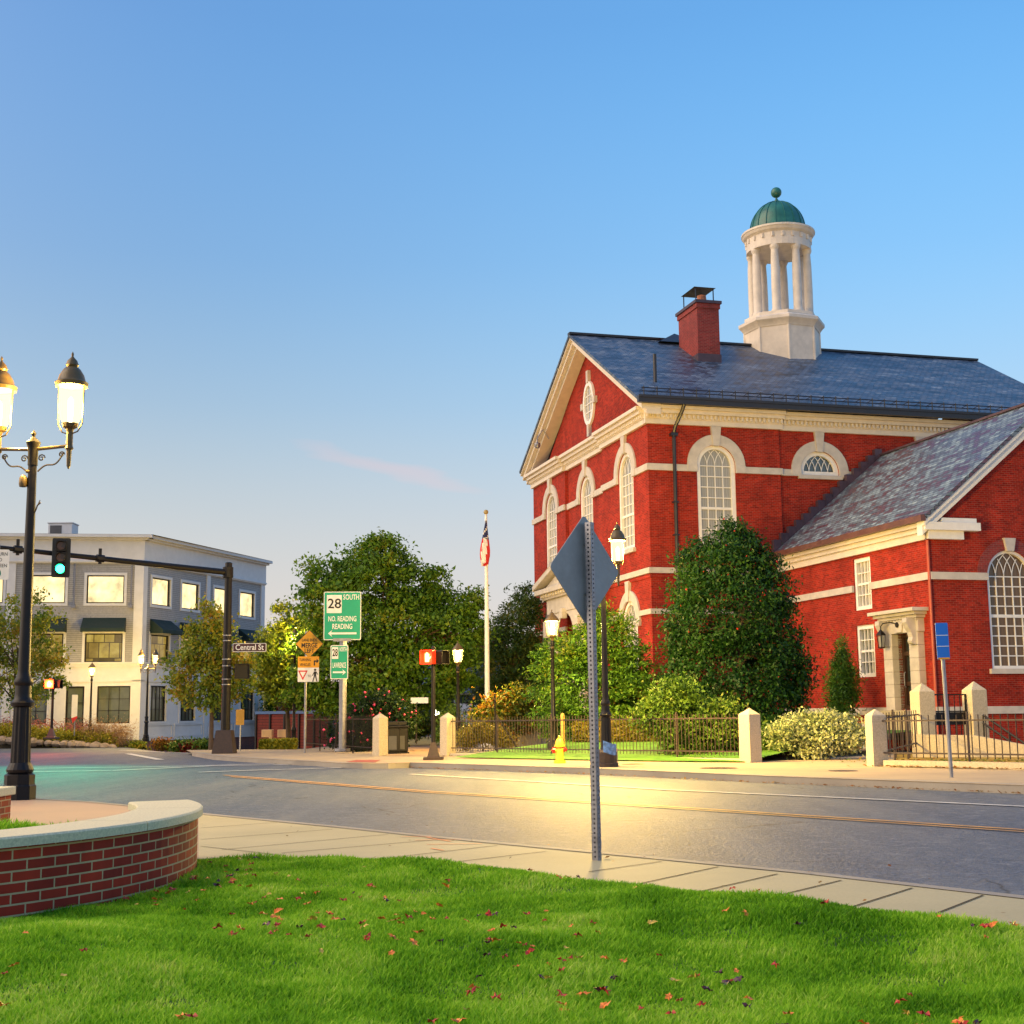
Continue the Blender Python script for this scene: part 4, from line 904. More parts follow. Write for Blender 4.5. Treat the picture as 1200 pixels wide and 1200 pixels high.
def single_lamp(label, px, Y, ybase, ytop, power, group='single lantern park lamps'):
    p = at(px, ybase, Y); H = (ybase-ytop)/1600*Y*1.0
    t = thing('park_lamp', label, 'street lamp', p, 0, group); hl = .95; zt = H-hl
    b = MB(); b.lathe([(.2, 0), (.2, .16), (.13, .25), (.11, .3), (.1, .8), (.12, .84), (.12, .9), (.07, 1.0), (.05, zt-.2), (.07, zt-.16), (.07, zt-.1), (.045, zt)], 12); b.build('pole', m['black'], t, smooth=True)
    lantern(t, 0, 0, zt+.02, power, 1.0, True)
    return t
single_lamp('single lantern lamp post lighting the yew in front of the hall portal', 649, 42.5, 878, 716.5, 8000)
single_lamp('single lantern lamp post beside the flagpole under the big tree edge', 537, 52, 874, 753, 7000)
single_lamp('single lantern lamp post in front of the pale corner building entrance', 105, 80, 868, 777, 2000)
single_lamp('single lantern lamp post hidden among bright leaves behind the merge sign', 344, 62, 878, 738, 6000)

# ================================================================== SIGNS AND SIGNALS
def rectp(x0, x1, z0, z1, r=.03, n=4):
    return [(x+r*math.cos(rad(a0+90*k/n)), z+r*math.sin(rad(a0+90*k/n))) for x, z, a0 in ((x1-r, z0+r, -90), (x1-r, z1-r, 0), (x0+r, z1-r, 90), (x0+r, z0+r, 180)) for k in range(n+1)]
FV = lambda a, b, c: (a, -c, b)               # a to the right, b up, c towards the viewer
def panel(par, name, pts, mat, c0_, c1):
    b = MB(FV); b.prism(pts, c0_, c1); return b.build(name, mat, par)
def inset(w, h, d, z): return rectp(-w/2+d, w/2-d, z-h/2+d, z+h/2-d, .04)
def arrow(par, x0, x1, z, mat, c, th=.035, head=.1):
    sg = 1 if x1 > x0 else -1; b = MB(FV)
    b.prism([(x0, z-th), (x1-sg*head*.8, z-th), (x1-sg*head*.8, z+th), (x0, z+th)][::sg], c, c+.003); b.prism([(x1, z), (x1-sg*head*1.5, z+head*1.25), (x1-sg*head*.9, z), (x1-sg*head*1.5, z-head*1.25)], c, c+.0035); b.build('arrow', mat, par)
# route sign post
sp = at(401, 880.5, 50); sc_ = 50/1600
rs = thing('route_sign', 'large green route 28 south sign above a smaller north one on one post', 'road sign', sp, rad(4))
b = MB(); b.tube([(0, .17, 0), (0, .17, 5.6)], .14, 10); b.tube([(0, .17, 0), (0, .17, .1)], .3, 8); b.build('post', m['galv'], rs, smooth=False)
def pz(y, x=400): return (880.5-y)*sc_*1.01
def green_panel(w, zc, h, dx, name):
    o = panel(rs, name, [(x+dx, z) for x, z in rectp(-w/2, w/2, zc-h/2, zc+h/2, .05)], m['signwhite'], -.03, 0)
    panel(o, 'field', [(x+dx, z) for x, z in rectp(-w/2+.03, w/2-.03, zc-h/2+.03, zc+h/2-.03, .04)], m['green'], .002, .006); return o
w1 = 43.5*sc_; z1a, z1b = pz(697.5), pz(753.5); zc1 = (z1a+z1b)/2; dx1 = -.03
gp = green_panel(w1, zc1, z1a-z1b, dx1, 'south_panel')
panel(gp, 'route_shield', rectp(dx1-w1*.42, dx1-w1*.02, zc1+.10, z1a-.12, .02), m['signwhite'], .007, .010)
text('28', .50, m['signblack'], gp, (dx1-w1*.215, -.0125, (zc1+.10+z1a-.12)/2), sx_=1.02, bold=.006)
text('SOUTH', .27, m['signwhite'], gp, (dx1+w1*.235, -.0095, z1a-.21), sx_=.66, bold=.004)
text('NO. READING', .27, m['signwhite'], gp, (dx1, -.0095, zc1-.12), sx_=.60, bold=.004); text('READING', .27, m['signwhite'], gp, (dx1, -.0095, zc1-.40), sx_=.64, bold=.004)
arrow(gp, dx1+w1*.38, dx1-w1*.38, z1b+.24, m['signwhite'], .008)
b = MB(FV); b.box(dx1-.33, dx1+.33, z1b-.05, z1b+.06, .0065, .03); b.build('clamp_bar', m['galv'], rs)
w2 = 20.5*sc_; z2a, z2b = pz(759.5), pz(798.5); zc2 = (z2a+z2b)/2; dx2 = -.13+.0
gp2 = green_panel(w2, zc2, z2a-z2b, dx2, 'north_panel')
panel(gp2, 'route_shield', rectp(dx2-w2*.42, dx2-w2*.06, zc2+.12, z2a-.07, .01), m['signwhite'], .007, .010)
text('28', .36, m['signblack'], gp2, (dx2-w2*.24, -.0125, (zc2+.05+z2a)/2), sx_=.55, bold=.008); text('NORTH', .22, m['signwhite'], gp2, (dx2+w2*.21, -.0095, z2a-.16), sx_=.34, bold=.004)
text('LAWRENCE', .27, m['signwhite'], gp2, (dx2, -.0095, zc2-.12), sx_=.34, bold=.004); arrow(gp2, dx2-w2*.36, dx2+w2*.38, z2b+.25, m['signwhite'], .008, .03, .09)
# merge sign post
mp = at(357, 884, 51); k_ = 51/1600
ms_ = thing('merge_sign', 'yellow diamond merge left sign over a yellow and white yield to pedestrians plate', 'road sign', mp, rad(3))
b = MB(); b.tube([(0, .07, 0), (0, .07, (884-742)*k_)], .045, 8); b.build('post', m['galv'], ms_)
zd = (884-757)*k_; hd = 16.6*k_; dxm = .13
dia = panel(ms_, 'diamond_panel', [(dxm, zd-hd), (dxm+hd, zd), (dxm, zd+hd), (dxm-hd, zd)], m['signblack'], -.02, 0)
panel(dia, 'field', [(dxm+x*hd*.95, zd+y*hd*.95) for x, y in ((0, -1), (1, 0), (0, 1), (-1, 0))], m['yellow'], .001, .005)
text('LANE ENDS', .15, m['signblack'], dia, (dxm, -.0075, zd+.14), sx_=.72, bold=.002); text('MERGE', .24, m['signblack'], dia, (dxm, -.0075, zd-.06), sx_=.8, bold=.006); text('LEFT', .22, m['signblack'], dia, (dxm, -.0075, zd-.26), sx_=.8, bold=.005)
zt_, zb_ = (884-771.5)*k_, (884-801)*k_; wy = 24.5*k_; dxy = .10; zm_ = zt_-(zt_-zb_)*.44
yp = panel(ms_, 'yield_plate', rectp(dxy-wy/2, dxy+wy/2, zb_, zt_, .03), m['signwhite'], -.02, 0)
panel(yp, 'field', rectp(dxy-wy/2, dxy+wy/2, zm_, zt_, .02), m['orange'], .001, .005)
text('TURNING', .14, m['signblack'], yp, (dxy-.12, -.0075, zt_-.13), sx_=.7, bold=.002); text('VEHICLES', .14, m['signblack'], yp, (dxy-.12, -.0075, zt_-.31), sx_=.66, bold=.002)
b = MB(FV); b.prism([(dxy+.2, zt_-.34), (dxy+.245, zt_-.34), (dxy+.245, zt_-.2), (dxy+.30, zt_-.2), (dxy+.30, zt_-.26), (dxy+.39, zt_-.17), (dxy+.30, zt_-.08), (dxy+.30, zt_-.15), (dxy+.2, zt_-.15)], .006, .009); b.build('turn_arrow', m['signblack'], yp)
zz = (zm_+zb_)/2
panel(yp, 'yield_triangle', [(dxy-.2, zz-.2), (dxy-.02, zz+.16), (dxy-.38, zz+.16)], m['signred'], .002, .005); panel(yp, 'yield_field', [(dxy-.2, zz-.10), (dxy-.09, zz+.11), (dxy-.31, zz+.11)], m['signwhite'], .006, .008)
text('TO', .12, m['signblack'], yp, (dxy+.05, -.0045, zz-.05), sx_=.8)
b = MB(FV); zx = dxy+.25                          # the walking figure
b.prism([(zx+.045*math.cos(t), zz+.18+.045*math.sin(t)) for t in [k*math.pi/5 for k in range(10)]], .002, .005)
for p in ([(zx-.045, zz+.12), (zx+.05, zz+.12), (zx+.04, zz-.05), (zx-.04, zz-.05)], [(zx+.04, zz-.045), (zx-.0, zz-.045), (zx+.05, zz-.25), (zx+.09, zz-.25)], [(zx-.0, zz-.045), (zx-.04, zz-.045), (zx-.10, zz-.25), (zx-.06, zz-.25)], [(zx-.04, zz+.11), (zx-.02, zz+.09), (zx-.08, zz-.04), (zx-.11, zz-.03)], [(zx+.05, zz+.11), (zx+.03, zz+.09), (zx+.09, zz-.0), (zx+.115, zz+.01)]): b.prism(p, .0021, .0051)
b.build('walking_figure', m['signblack'], yp)
# small sign seen from behind, by the brick foundation
bs = thing('back_of_sign', 'small tan sign on a thin post beside the mast pole base', 'road sign', at(281, 880, 54), rad(-10))
b = MB(); b.tube([(0, 0, 0), (.02, 0, 1.62)], .03, 6); b.build('post', m['galv'], bs)
panel(bs, 'panel', rectp(-.17, .17, 1.0, 1.6, .03), plain('tan_sign', (.42, .22, .02), .5, .1, 5), .035, .045)
# plaque sign by the entrance of the pale building
ps = thing('entrance_sign', 'white and red notice sign on a thin post in front of the dark entrance door', 'road sign', at(87, 862, 78.5), rad(20))
b = MB(); b.tube([(0, 0, 0), (0, 0, 2.2)], .03, 6); b.build('post', m['galv'], ps); panel(ps, 'panel', rectp(-.2, .12, 1.0, 2.3, .03), m['signwhite'], .035, .045)
panel(ps, 'red_band', [(-.12, .7), (.12, .98), (.12, 1.1), (-.2, .98)], m['signred'], .046, .05)
# mast arm with signals
MP = G(263, 883); MPY = MP.y; kk = MPY/1600
ma = thing('signal_mast', 'black octagonal traffic signal mast with a long arm reaching over the road', 'signal mast', MP)
b = MB(); b.lathe([(.56, 0), (.56, .04), (.40, .86), (.30, .87)], 4, rot=math.pi/4); b.build('base', m['rustiron'], ma)
ztop = (883-662)*kk
b = MB(); b.lathe([(.18, .86), (.135, ztop), (.10, ztop+.03)], 10, .02)
b.build('pole', m['black'], ma)
for z in (2.55, 2.75, 3.25, 3.5, 4.2, 4.4): r_ = .18-.045*(z-.86)/(ztop-.86)+.012; b = MB(); b.lathe([(r_, z), (r_, z+.035)], 12, .02); b.build('steel_band', m['galv'], ma)
za = (883-673)*kk
ar_d = Vector((-.786, -.618, .045)).normalized(); As = Vector((0, 0, za))
def arm_t(px):                                     # distance along the arm where it crosses a picture column
    q = MP+As; best = min((abs((CAM + (q+ar_d*t*.05-CAM) - CAM).normalized().dot(cR)/((q+ar_d*t*.05-CAM).normalized().dot(cF))*1600+600-px), t*.05) for t in range(0, 400)); return best[1]
tl = arm_t(-70)
b = MB(); b.tube([As, As+ar_d*tl*.5, As+ar_d*tl], [.12, .095, .07], 10); b.tube([As+Vector((0, 0, -.2)), As+Vector((0, 0, .2))], .2, 10); b.build('arm', m['black'], ma)
for px in (117, 20):
    p = As+ar_d*arm_t(px); b = MB(); b.tube([p+Vector((0, 0, -.2)), p+Vector((0, 0, .36))], .06, 8); b.tube([p-ar_d*.14, p+ar_d*.14], .14, 8); b.build('arm_clamp', m['black'], ma)
wx = MP+As+ar_d*arm_t(72)
tg = thing('traffic_light', 'black three section traffic light on the mast arm showing green', 'traffic light', wx, rad(14))
K = wx.y/1600
b = MB(FV); b.prism(rectp(-.31, .31, -.84, .55, .06), .18, .24); b.build('backplate', m['signblack'], tg)
b = MB(FV)
for i in range(3):
    z = .31-i*.41-.05; b.prism(rectp(-.18, .18, z-.195, z+.195, .03), .0, .42)
b.build('housing', m['black'], tg, bevel=.01)
for i, mt in enumerate((m['lens'], m['lens'], m['sig_green'])):
    z = .31-i*.41-.05
    b = MB(FV); b.prism([(.145*math.cos(rad(15*k)), z+.145*math.sin(rad(15*k))) for k in range(24)], .421, .44); b.build('lens', mt, tg)
    b = MB(FV); b.ring([(.165*math.cos(rad(a)), z+.165*math.sin(rad(a))) for a in range(-30, 211, 12)], [(.15*math.cos(rad(a)), z+.15*math.sin(rad(a))) for a in range(-30, 211, 12)], .42, .62, closed=False); b.build('visor', m['black'], tg)
d = bpy.data.lights.new('green_light', 'SPOT'); d.energy = 2600; d.color = (.0, 1, .45); d.shadow_soft_size = .12; d.spot_size = rad(62); d.spot_blend = .9
o = bpy.data.objects.new('green_light', d); COL.objects.link(o); o.parent = tg; o.location = (0, -.66, -.56); o.rotation_euler = (rad(-52), 0, 0)
wy_ = MP+As+ar_d*arm_t(-3)
ys = thing('yield_sign', 'white left turn yield on green sign hanging from the mast arm at the left edge', 'road sign', wy_, rad(12))
b = MB(FV); b.prism(rectp(-.42, .42, -1.12, -.08, .05), .05, .06); b.build('panel', m['signwhite'], ys)
for i, (t_, z) in enumerate((('LEFT TURN', -.24), ('YIELD', -.44), ('ON GREEN', -.64))): text(t_, .17, m['signblack'], ys, (0, -.063, z), sx_=.85)
b = MB(FV); b.prism([(.17*math.cos(rad(18*k)), -.9+.17*math.sin(rad(18*k))) for k in range(20)], .062, .066); b.build('green_disc', plain('sign_disc_green', (.0, .20, .13), .5, .1, 5), ys)
b = MB(FV); b.box(-.1, .1, -.1, .1, -.05, .05); b.build('bracket', m['galv'], ys)
sn = thing('street_name_sign', 'dark maroon plate with white letters reading Central St on the mast pole', 'street sign', MP+Vector((.28, -.1, (883-761.5)*kk)), rad(2))
b = MB(FV); b.prism(rectp(-.02, 1.24, -.16, .16, .03), -.02, .02); b.build('panel', m['signwhite'], sn); panel(sn, 'field', rectp(.0, 1.22, -.14, .14, .02), m['namesign'], .022, .026)
text('Central St', .30, m['signwhite'], sn, (.61, -.028, .0), sx_=.86, bold=.003)
def ped_head(t, z, s=1.0, lit=True, x=0, y=0, rz=0):
    f = lambda a, b_, c: (x+a*math.cos(rz)+c*math.sin(rz), y+a*math.sin(rz)-c*math.cos(rz), z+b_)
    b = MB(f); b.prism(rectp(-.23*s, .23*s, -.24*s, .24*s, .03), -.1, .12); h = b.build('signal_head', m['sigred'] if lit else m['black'], t, bevel=.01)
    b = MB(f); b.ring(rectp(-.235*s, .235*s, -.245*s, .245*s, .03), rectp(-.21*s, .21*s, -.22*s, .22*s, .03), .1, .24); b.build('hood', m['sigred'] if lit else m['black'], h)
    if lit:
        b = MB(f); o_ = -.02
        b.prism([(o_-.075*s, -.16*s), (o_+.07*s, -.16*s), (o_+.085*s, .0), (o_-.08*s, .0)], .121, .128)
        for i, (a, l) in enumerate(((-.062, .13), (-.022, .17), (.02, .16), (.06, .12))): b.prism(rectp(o_+(a-.017)*s, o_+(a+.017)*s, .002, l*s, .008), .121, .128)
        b.prism([(o_+.087*s, -.08*s), (o_+.15*s, .01*s), (o_+.13*s, .035*s), (o_+.087*s, -.03*s)], .121, .128)
        b.build('red_hand', m['hand'], h)
    return h
def ped_signal(label, p, H, s, rz, power):
    t = thing('pedestrian_signal', label, 'crossing signal', p, 0, 'pedestrian signals')
    b = MB(); b.box(-.27*s, .27*s, -.27*s, .27*s, 0, .08); b.lathe([(.25*s, .08), (.22*s, .12), (.09*s, .5)], 4, rot=math.pi/4); b.build('base', m['rustiron'], t)
    b = MB(); b.lathe([(.065, .45), (.058, H-.3), (.058, H+.28), (.03, H+.34)], 12); b.build('pole', m['black'], t, smooth=True)
    ped_head(t, H, s*.8, True, -.10, -.16, rz); ped_head(t, H, s*.78, False, .17, -.04, rz+rad(80))
    d = bpy.data.lights.new('hand_light', 'POINT'); d.energy = power; d.color = (1, .12, .03); d.shadow_soft_size = .1
    o = bpy.data.objects.new('hand_light', d); COL.objects.link(o); o.parent = t; o.location = (-.14+.3*math.sin(rz), -.16-.32*math.cos(rz), H)
    return t
pp1 = G(508, 890.5)
ped_signal('crossing signal with lit red hand on its own post beside the path entrance', pp1, (890.5-773)*pp1.y/1600, 1.05, rad(-22), 60)
ped_signal('crossing signal with lit red hand among the boulders of the pale building', at(60, 866, 66), (866-803)*66/1600, 1.1, rad(8), 600)
t = thing('mast_crossing_signal', 'dark unlit crossing signal head on the side of the signal mast', 'crossing signal', MP+Vector((.62, -.1, (883-789)*kk)), 0)
h = ped_head(t, 0, 1.15, False, 0, 0, rad(15)); b = MB(); b.tube([(-.5, .1, .1), (-.1, .0, .1)], .03, 6); b.build('bracket', m['black'], t)
# diamond sign seen from behind, in the foreground
dp = G(699.5, 1008); yaw = rad(46)
ds = thing('diamond_sign', 'bare grey back of a diamond sign on a perforated steel post in the near pavement', 'road sign', dp, yaw)
ds.rotation_euler = (0, rad(-.35), yaw)
ztopd = 1.2+(834.5-603)/1600*dp.y - dp.z; hz_ = .445; zcd = ztopd-hz_
def diamond_round(h, r=.035, n=4):
    c = h-r*math.sqrt(2); out_ = []
    for (x, z, a0) in ((c, 0, -45), (0, c, 45), (-c, 0, 135), (0, -c, 225)):
        for k in range(n+1): w = rad(a0+90*k/n); out_.append((x+r*math.cos(w), z+r*math.sin(w)))
    return out_
hx_ = .425
b = MB(lambda a, b_, c: (a, -c, b_)); b.prism([(x*hx_/hz_*1.0, zcd+z) for x, z in diamond_round(hz_)], -.058, -.052); b.build('panel', m['signback'], ds)
# post: a hat-shaped steel channel pierced with a row of holes on each leg
b = MB()
def perf(b, P0, P1, z0, z1, pitch, hs):
    """a strip from P0 to P1 (plan points) pierced down its middle with square holes"""
    n = int((z1-z0)/pitch); P0, P1 = Vector(P0), Vector(P1); h0, h1 = .5-hs, .5+hs
    L_ = lambda t, z: tuple(P0.lerp(P1, t))[:2]+(z,)
    def q(t0, t1, a, c): b.add([L_(t0, a), L_(t1, a), L_(t1, c), L_(t0, c)], [(0, 1, 2, 3)])
    q(0, h0, z0, z1); q(h1, 1, z0, z1)
    for i in range(n+1):
        za_ = z0+i*pitch; q(h0, h1, za_, min(z1, za_+pitch*.58))
s5 = .038
cor = [(-s5, 0), (0, -s5), (s5, 0), (0, s5)]
for i in range(4):
    p, q = cor[i], cor[(i+1) % 4]; p = (p[0], p[1]-.0, 0); q = (q[0], q[1], 0); perf(b, p, q, 0, ztopd-.07, .036, .14)
post = b.build('post', m['galv'], ds); post.rotation_euler = (0, 0, -yaw+rad(12)); post.location = (0, -.0, 0)
so_ = post.modifiers.new('thickness', 'SOLIDIFY'); so_.thickness = .004
for z in (zcd+.2, zcd-.2): b = MB(); b.tube([(0, .03, z), (0, .064, z)], .012, 8); b.build('bolt', m['galv'], ds)
# blue bus sign
bp_ = G(1115, 911); kb = bp_.y/1600
bsn = thing('blue_sign', 'narrow blue panel sign with white lines on a thin leaning post', 'road sign', bp_, 0)
bsn.rotation_euler = (0, rad(-1.0), rad(6))
b = MB(); b.tube([(0, 0, 0), (0, 0, (911-736)*kb)], .035, 8); b.build('post', m['galv'], bsn)
zb1, zb0 = (911-733.5)*kb, (911-776)*kb; wbw = 15*kb
pn = panel(bsn, 'panel', rectp(-wbw/2, wbw/2, zb0, zb1, .02), m['blue'], .036, .046)
panel(pn, 'orange_strip', [(-wbw/2+.01, zb0+.003), (wbw/2-.01, zb0+.003), (wbw/2-.01, zb0+.035), (-wbw/2+.01, zb0+.035)], m['orange'], .047, .05)
for f_ in (.36, .66): z = zb0+(zb1-zb0)*f_; panel(pn, 'white_line', [(-wbw/2+.005, z-.006), (wbw/2-.005, z-.006), (wbw/2-.005, z+.006), (-wbw/2+.005, z+.006)], m['signwhite'], .047, .05)
# small white street sign in the park
st = thing('park_street_sign', 'small pale street name plate on a thin dark post behind the trash cans', 'street sign', at(488, 872, 60), rad(-14))
b = MB(); b.tube([(0, 0, 0), (0, 0, 2.0)], .03, 6); b.build('post', m['rustiron'], st); panel(st, 'panel', rectp(-.25, .55, 1.75, 2.0, .03), m['signwhite'], .032, .04)

# ================================================================== POSTS, FENCES, HYDRANT
def granite_post(label, p, w, h, rz, y=None):
    t = thing('granite_post', label, 'stone post', p, rz, 'granite gate posts')
    b = MB(); b.add([(sx_*w/2*k, sy*w/2*k, z) for z, k in ((-.1, 1.0), (h*.88, .97)) for sx_, sy in ((-1, -1), (1, -1), (1, 1), (-1, 1))] + [(0, 0, h)],
        [(0, 1, 5, 4), (1, 2, 6, 5), (2, 3, 7, 6), (3, 0, 4, 7), (4, 5, 8), (5, 6, 8), (6, 7, 8), (7, 4, 8), (3, 2, 1, 0)])
    b.build('shaft', m['granite'], t, bevel=.015); return t
gp1, gp2_, gp3, gp4 = G(445.5, 885.5), G(525, 886), G(880, 893.5), G(1028.5, 898)
fr_ang = math.atan2(gp3.y-gp2_.y, gp3.x-gp2_.x)
granite_post('plain granite post left of the path beside the trash cans', gp1, .38, (885.5-836.5)*gp1.y/1600, rad(42))
granite_post('granite post with peaked cap right of the path at the fence end', gp2_, .38, (886-836)*gp2_.y/1600, rad(40))
granite_post('granite post ending the fence beside the mulch bed', gp3, .40, (893.5-831)*gp3.y/1600, rad(33))
granite_post('granite post at the walk below the annex doorway', gp4, .36, (898-832)*gp4.y/1600, rad(12))
pA = at(1083.5, 868, 38); pB = at(1144, 852, 38.6)
granite_post('grey granite pier left of the black gate below the annex', Vector((pA.x, 38, gz(pA.x, 38))), .5, at(1083, 800, 38).z-gz(pA.x, 38), rad(15))
granite_post('grey granite pier right of the black gate, rust stained by its hinge', Vector((pB.x, 38.6, gz(pB.x, 38.6))), .5, at(1144, 798, 38.6).z-gz(pB.x, 38.6), rad(15))
def fence(label, pts, ztop, zlow, spacing, name='iron_fence', mat=None, posts=True, over=.12, base=0.0, r=.013):
    mat = mat or m['rustiron']; t = thing(name, label, 'fence', (0, 0, 0), 0)
    for k in (0, 1):
        b = MB(); h = (zlow, ztop)[k]; b.tube([Vector(p)+Vector((0, 0, h)) for p in pts], .024, 4); b.build('rail', mat, t)
    b = MB(); cnt = 0
    for p, q in zip(pts[:-1], pts[1:]):
        p, q = Vector(p), Vector(q); Ld = (q-p).length; n = max(1, int(Ld/spacing))
        for i in range(1, n):
            c = p.lerp(q, i/n); b.tube([c+Vector((0, 0, zlow-.1)), c+Vector((0, 0, ztop+over))], r, 4)
    b.build('pickets', mat, t)
    if posts:
        for p, q in zip(pts[:-1], pts[1:]):
            p, q = Vector(p), Vector(q); n = max(1, round((q-p).length/2.45))
            for i in range(1, n): c = p.lerp(q, i/n); b = MB(); b.tube([c+Vector((0, 0, base-.12)), c+Vector((0, 0, ztop+over+.06))], .026, 6); b.build('fence_post', mat, t)
    return t
fence('brown iron picket fence along the pavement in front of the hall lawn', [gp2_, gp3], 1.10, .26, .13)
gpR = G(1260, 903.5)
fence('brown iron picket fence right of the granite post below the annex', [gp4, gpR], 1.0, .30, .17, base=.05)
cb = [gp4, gpR]
def curbstone(name, label, p, q, w, h):
    t = (q-p).normalized(); s_ = Vector((-t.y, t.x, 0)).normalized()*w/2; b = MB()
    b.add([tuple(v+Vector((0, 0, dz))) for dz in (-.1, h) for v in (p+s_, p-s_, q-s_, q+s_)], [(0, 1, 2, 3), (7, 6, 5, 4), (0, 1, 5, 4), (1, 2, 6, 5), (2, 3, 7, 6), (3, 0, 4, 7)])
    o = b.build(name, m['granite']); tag(o, label, 'kerb stone'); return o
dfr = (gp3-gp2_).normalized()
curbstone('stone_kerb', 'long granite kerb stone under the hall lawn fence', gp2_+dfr*.25, gp3-dfr*.25, .2, .09)
dgr = (gpR-gp4).normalized()
curbstone('stone_kerb', 'granite kerb stone under the fence below the annex', gp4+dgr*.25, gpR, .24, .14)
pr1 = gp4+Vector((.1, .2, 0)); pr2 = Vector((pA.x-.2, 37.8, gz(pA.x, 38)+.1))
fence('short iron fence returning from the granite post to the gate pier', [pr1, pr2], 1.05, .3, .45, base=.05)
fence('dark iron fence behind the route sign and rose bush', [at(358, 878, 57), at(436, 885, 47.3)], 1.22, .25, .16, mat=m['black'])
# gate between piers
gt = thing('iron_gate', 'black iron gate with solid lower panel between two granite piers', 'gate', (0, 0, 0))
qa, qb = Vector((pA.x+.28, 38.05, 0)), Vector((pB.x-.28, 38.55, 0)); zg0, zg1 = at(1110, 866, 38.3).z, at(1110, 814, 38.3).z
b = MB()
for z in (zg0, zg0+(zg1-zg0)*.33, zg0+(zg1-zg0)*.62, zg1): b.tube([qa+Vector((0, 0, z)), qb+Vector((0, 0, z))], .025, 4)
for i in range(7): c = qa.lerp(qb, i/6); b.tube([c+Vector((0, 0, zg0-.05)), c+Vector((0, 0, zg1+.02))], .03 if i in (0, 6) else .014, 4)
b.build('bars', m['black'], gt)
b = MB(); b.add([tuple(q+Vector((0, 0, z))) for q, z in ((qa, zg0+(zg1-zg0)*.34), (qb, zg0+(zg1-zg0)*.34), (qb, zg0+(zg1-zg0)*.60), (qa, zg0+(zg1-zg0)*.60))], [(0, 1, 2, 3)]); o = b.build('solid_panel', m['black'], gt); so_ = o.modifiers.new('t', 'SOLIDIFY'); so_.thickness = .02
# sloping ramp wall and handrail at right
rw = thing('ramp_wall', 'low sloping granite ramp wall running right from the gate pier', 'wall', (0, 0, 0))
ra, rb = Vector((pA.x-.5, 37.4, gz(9.5, 37.4))), Vector((at(1250, 860, 36).x, 36, gz(13, 36)))
b = MB(); tt = (rb-ra).normalized(); s_ = Vector((-tt.y, tt.x, 0))*.16
pm = ra.lerp(rb, .42)
hts = [.62, .58, .12]
P = [ra, pm, rb]; vs = []
for p, h in zip(P, hts): vs += [tuple(p+s_+Vector((0, 0, -.1))), tuple(p-s_+Vector((0, 0, -.1))), tuple(p-s_+Vector((0, 0, h))), tuple(p+s_+Vector((0, 0, h)))]
b.add(vs, [(i*4+k, i*4+(k+1) % 4, i*4+4+(k+1) % 4, i*4+4+k) for i in range(2) for k in range(4)]+[(0, 1, 2, 3), (8, 9, 10, 11)]); b.build('stonework', m['granite'], rw)
hr = thing('handrail', 'pair of dark handrails sloping down right beside the annex gable wall', 'handrail', (0, 0, 0))
for dz in (0, .42):
    a_, b_ = at(1152, 838+dz*22, 38.3), at(1250, 905+dz*22, 36.2); b = MB(); b.tube([a_, b_], .03, 6); b.build('rail', m['black'], hr)
for k in range(4): p = at(1152, 838, 38.3).lerp(at(1250, 905, 36.2), k/3+.0); b = MB(); b.tube([p, Vector((p.x, p.y, gz(p.x, p.y)))], .022, 6); b.build('upright', m['black'], hr)
# hydrant
hp = G(656, 894.5)
hd_ = thing('fire_hydrant', 'yellow fire hydrant with red caps on the far pavement', 'fire hydrant', hp, rad(-12)); hs = (894.5-863)/1600*hp.y/.76; hd_.scale = (hs,)*3
b = MB(); b.lathe([(.17, 0), (.17, .05), (.12, .06), (.115, .3), (.11, .44), (.15, .46), (.15, .50), (.125, .51), (.12, .56), (.10, .63), (.06, .69), (.001, .70)], 20); b.lathe([(.035, .69), (.035, .75), (.001, .76)], 5)
for k in range(8): a = math.pi/4*k; b.lathe([(.016, .05), (.016, .085)], 6, .148*math.cos(a), .148*math.sin(a))
b.build('body', m['hydrant'], hd_, smooth=True)
for nm, rot, r, l, z in (('pumper_cap', 200, .085, .2, .36), ('hose_cap', -10, .06, .19, .38), ('hose_cap', 100, .06, .19, .38)):
    a = rad(rot); dv = Vector((math.cos(a), math.sin(a), 0)); b = MB(); b.tube([dv*.09+Vector((0, 0, z)), dv*(l-.06)+Vector((0, 0, z))], r*.8, 12); b.build('outlet', m['hydrant'], hd_)
    b = MB(); b.tube([dv*(l-.06)+Vector((0, 0, z)), dv*l+Vector((0, 0, z))], r, 12); b.tube([dv*l+Vector((0, 0, z)), dv*(l+.03)+Vector((0, 0, z))], .022, 5); b.build(nm, m['capred'], hd_)
yb = G(660, 886)
o = MB(); o.lathe([(.07, 0), (.07, 1.24), (.05, 1.3), (.001, 1.32)], 16); o = o.build('bollard', plain('faded_yellow_paint', (.62, .38, .07), .6, .2, 6), None, smooth=True); o.location = yb; tag(o, 'slim yellow bollard standing right behind the hydrant at the fence', 'bollard')
# oddments at the lamp foot
o = MB(); o.box(-.05, .05, -.05, .05, 0, .42); o = o.build('timber_stake', m['tanblock'], None, bevel=.006); o.location = G(721.5, 898.5); tag(o, 'short square timber stake beside the foot of the twin lamp', 'stake')
bn = thing('lamp_cover', 'dark drum round the lamp foot wrapped with a blue and white notice', 'cover', G(711, 898.6))
b = MB(); b.lathe([(.28, 0), (.28, .08), (.25, .1), (.26, .34), (.2, .4), (.19, .4)], 14); b.build('drum', m['rustiron'], bn)
b = MB(); b.add([(.27*math.cos(rad(a)), .27*math.sin(rad(a)), z+.05*math.sin(rad(a*2))) for z in (.32, .58) for a in range(-110, -20, 15)], [(i, i+1, i+7, i+6) for i in range(5)]); o = b.build('notice', plain('blue_white_notice', (.10, .22, .50), .5, .6, 14), bn); sm = o.modifiers.new('t', 'SOLIDIFY'); sm.thickness = .01
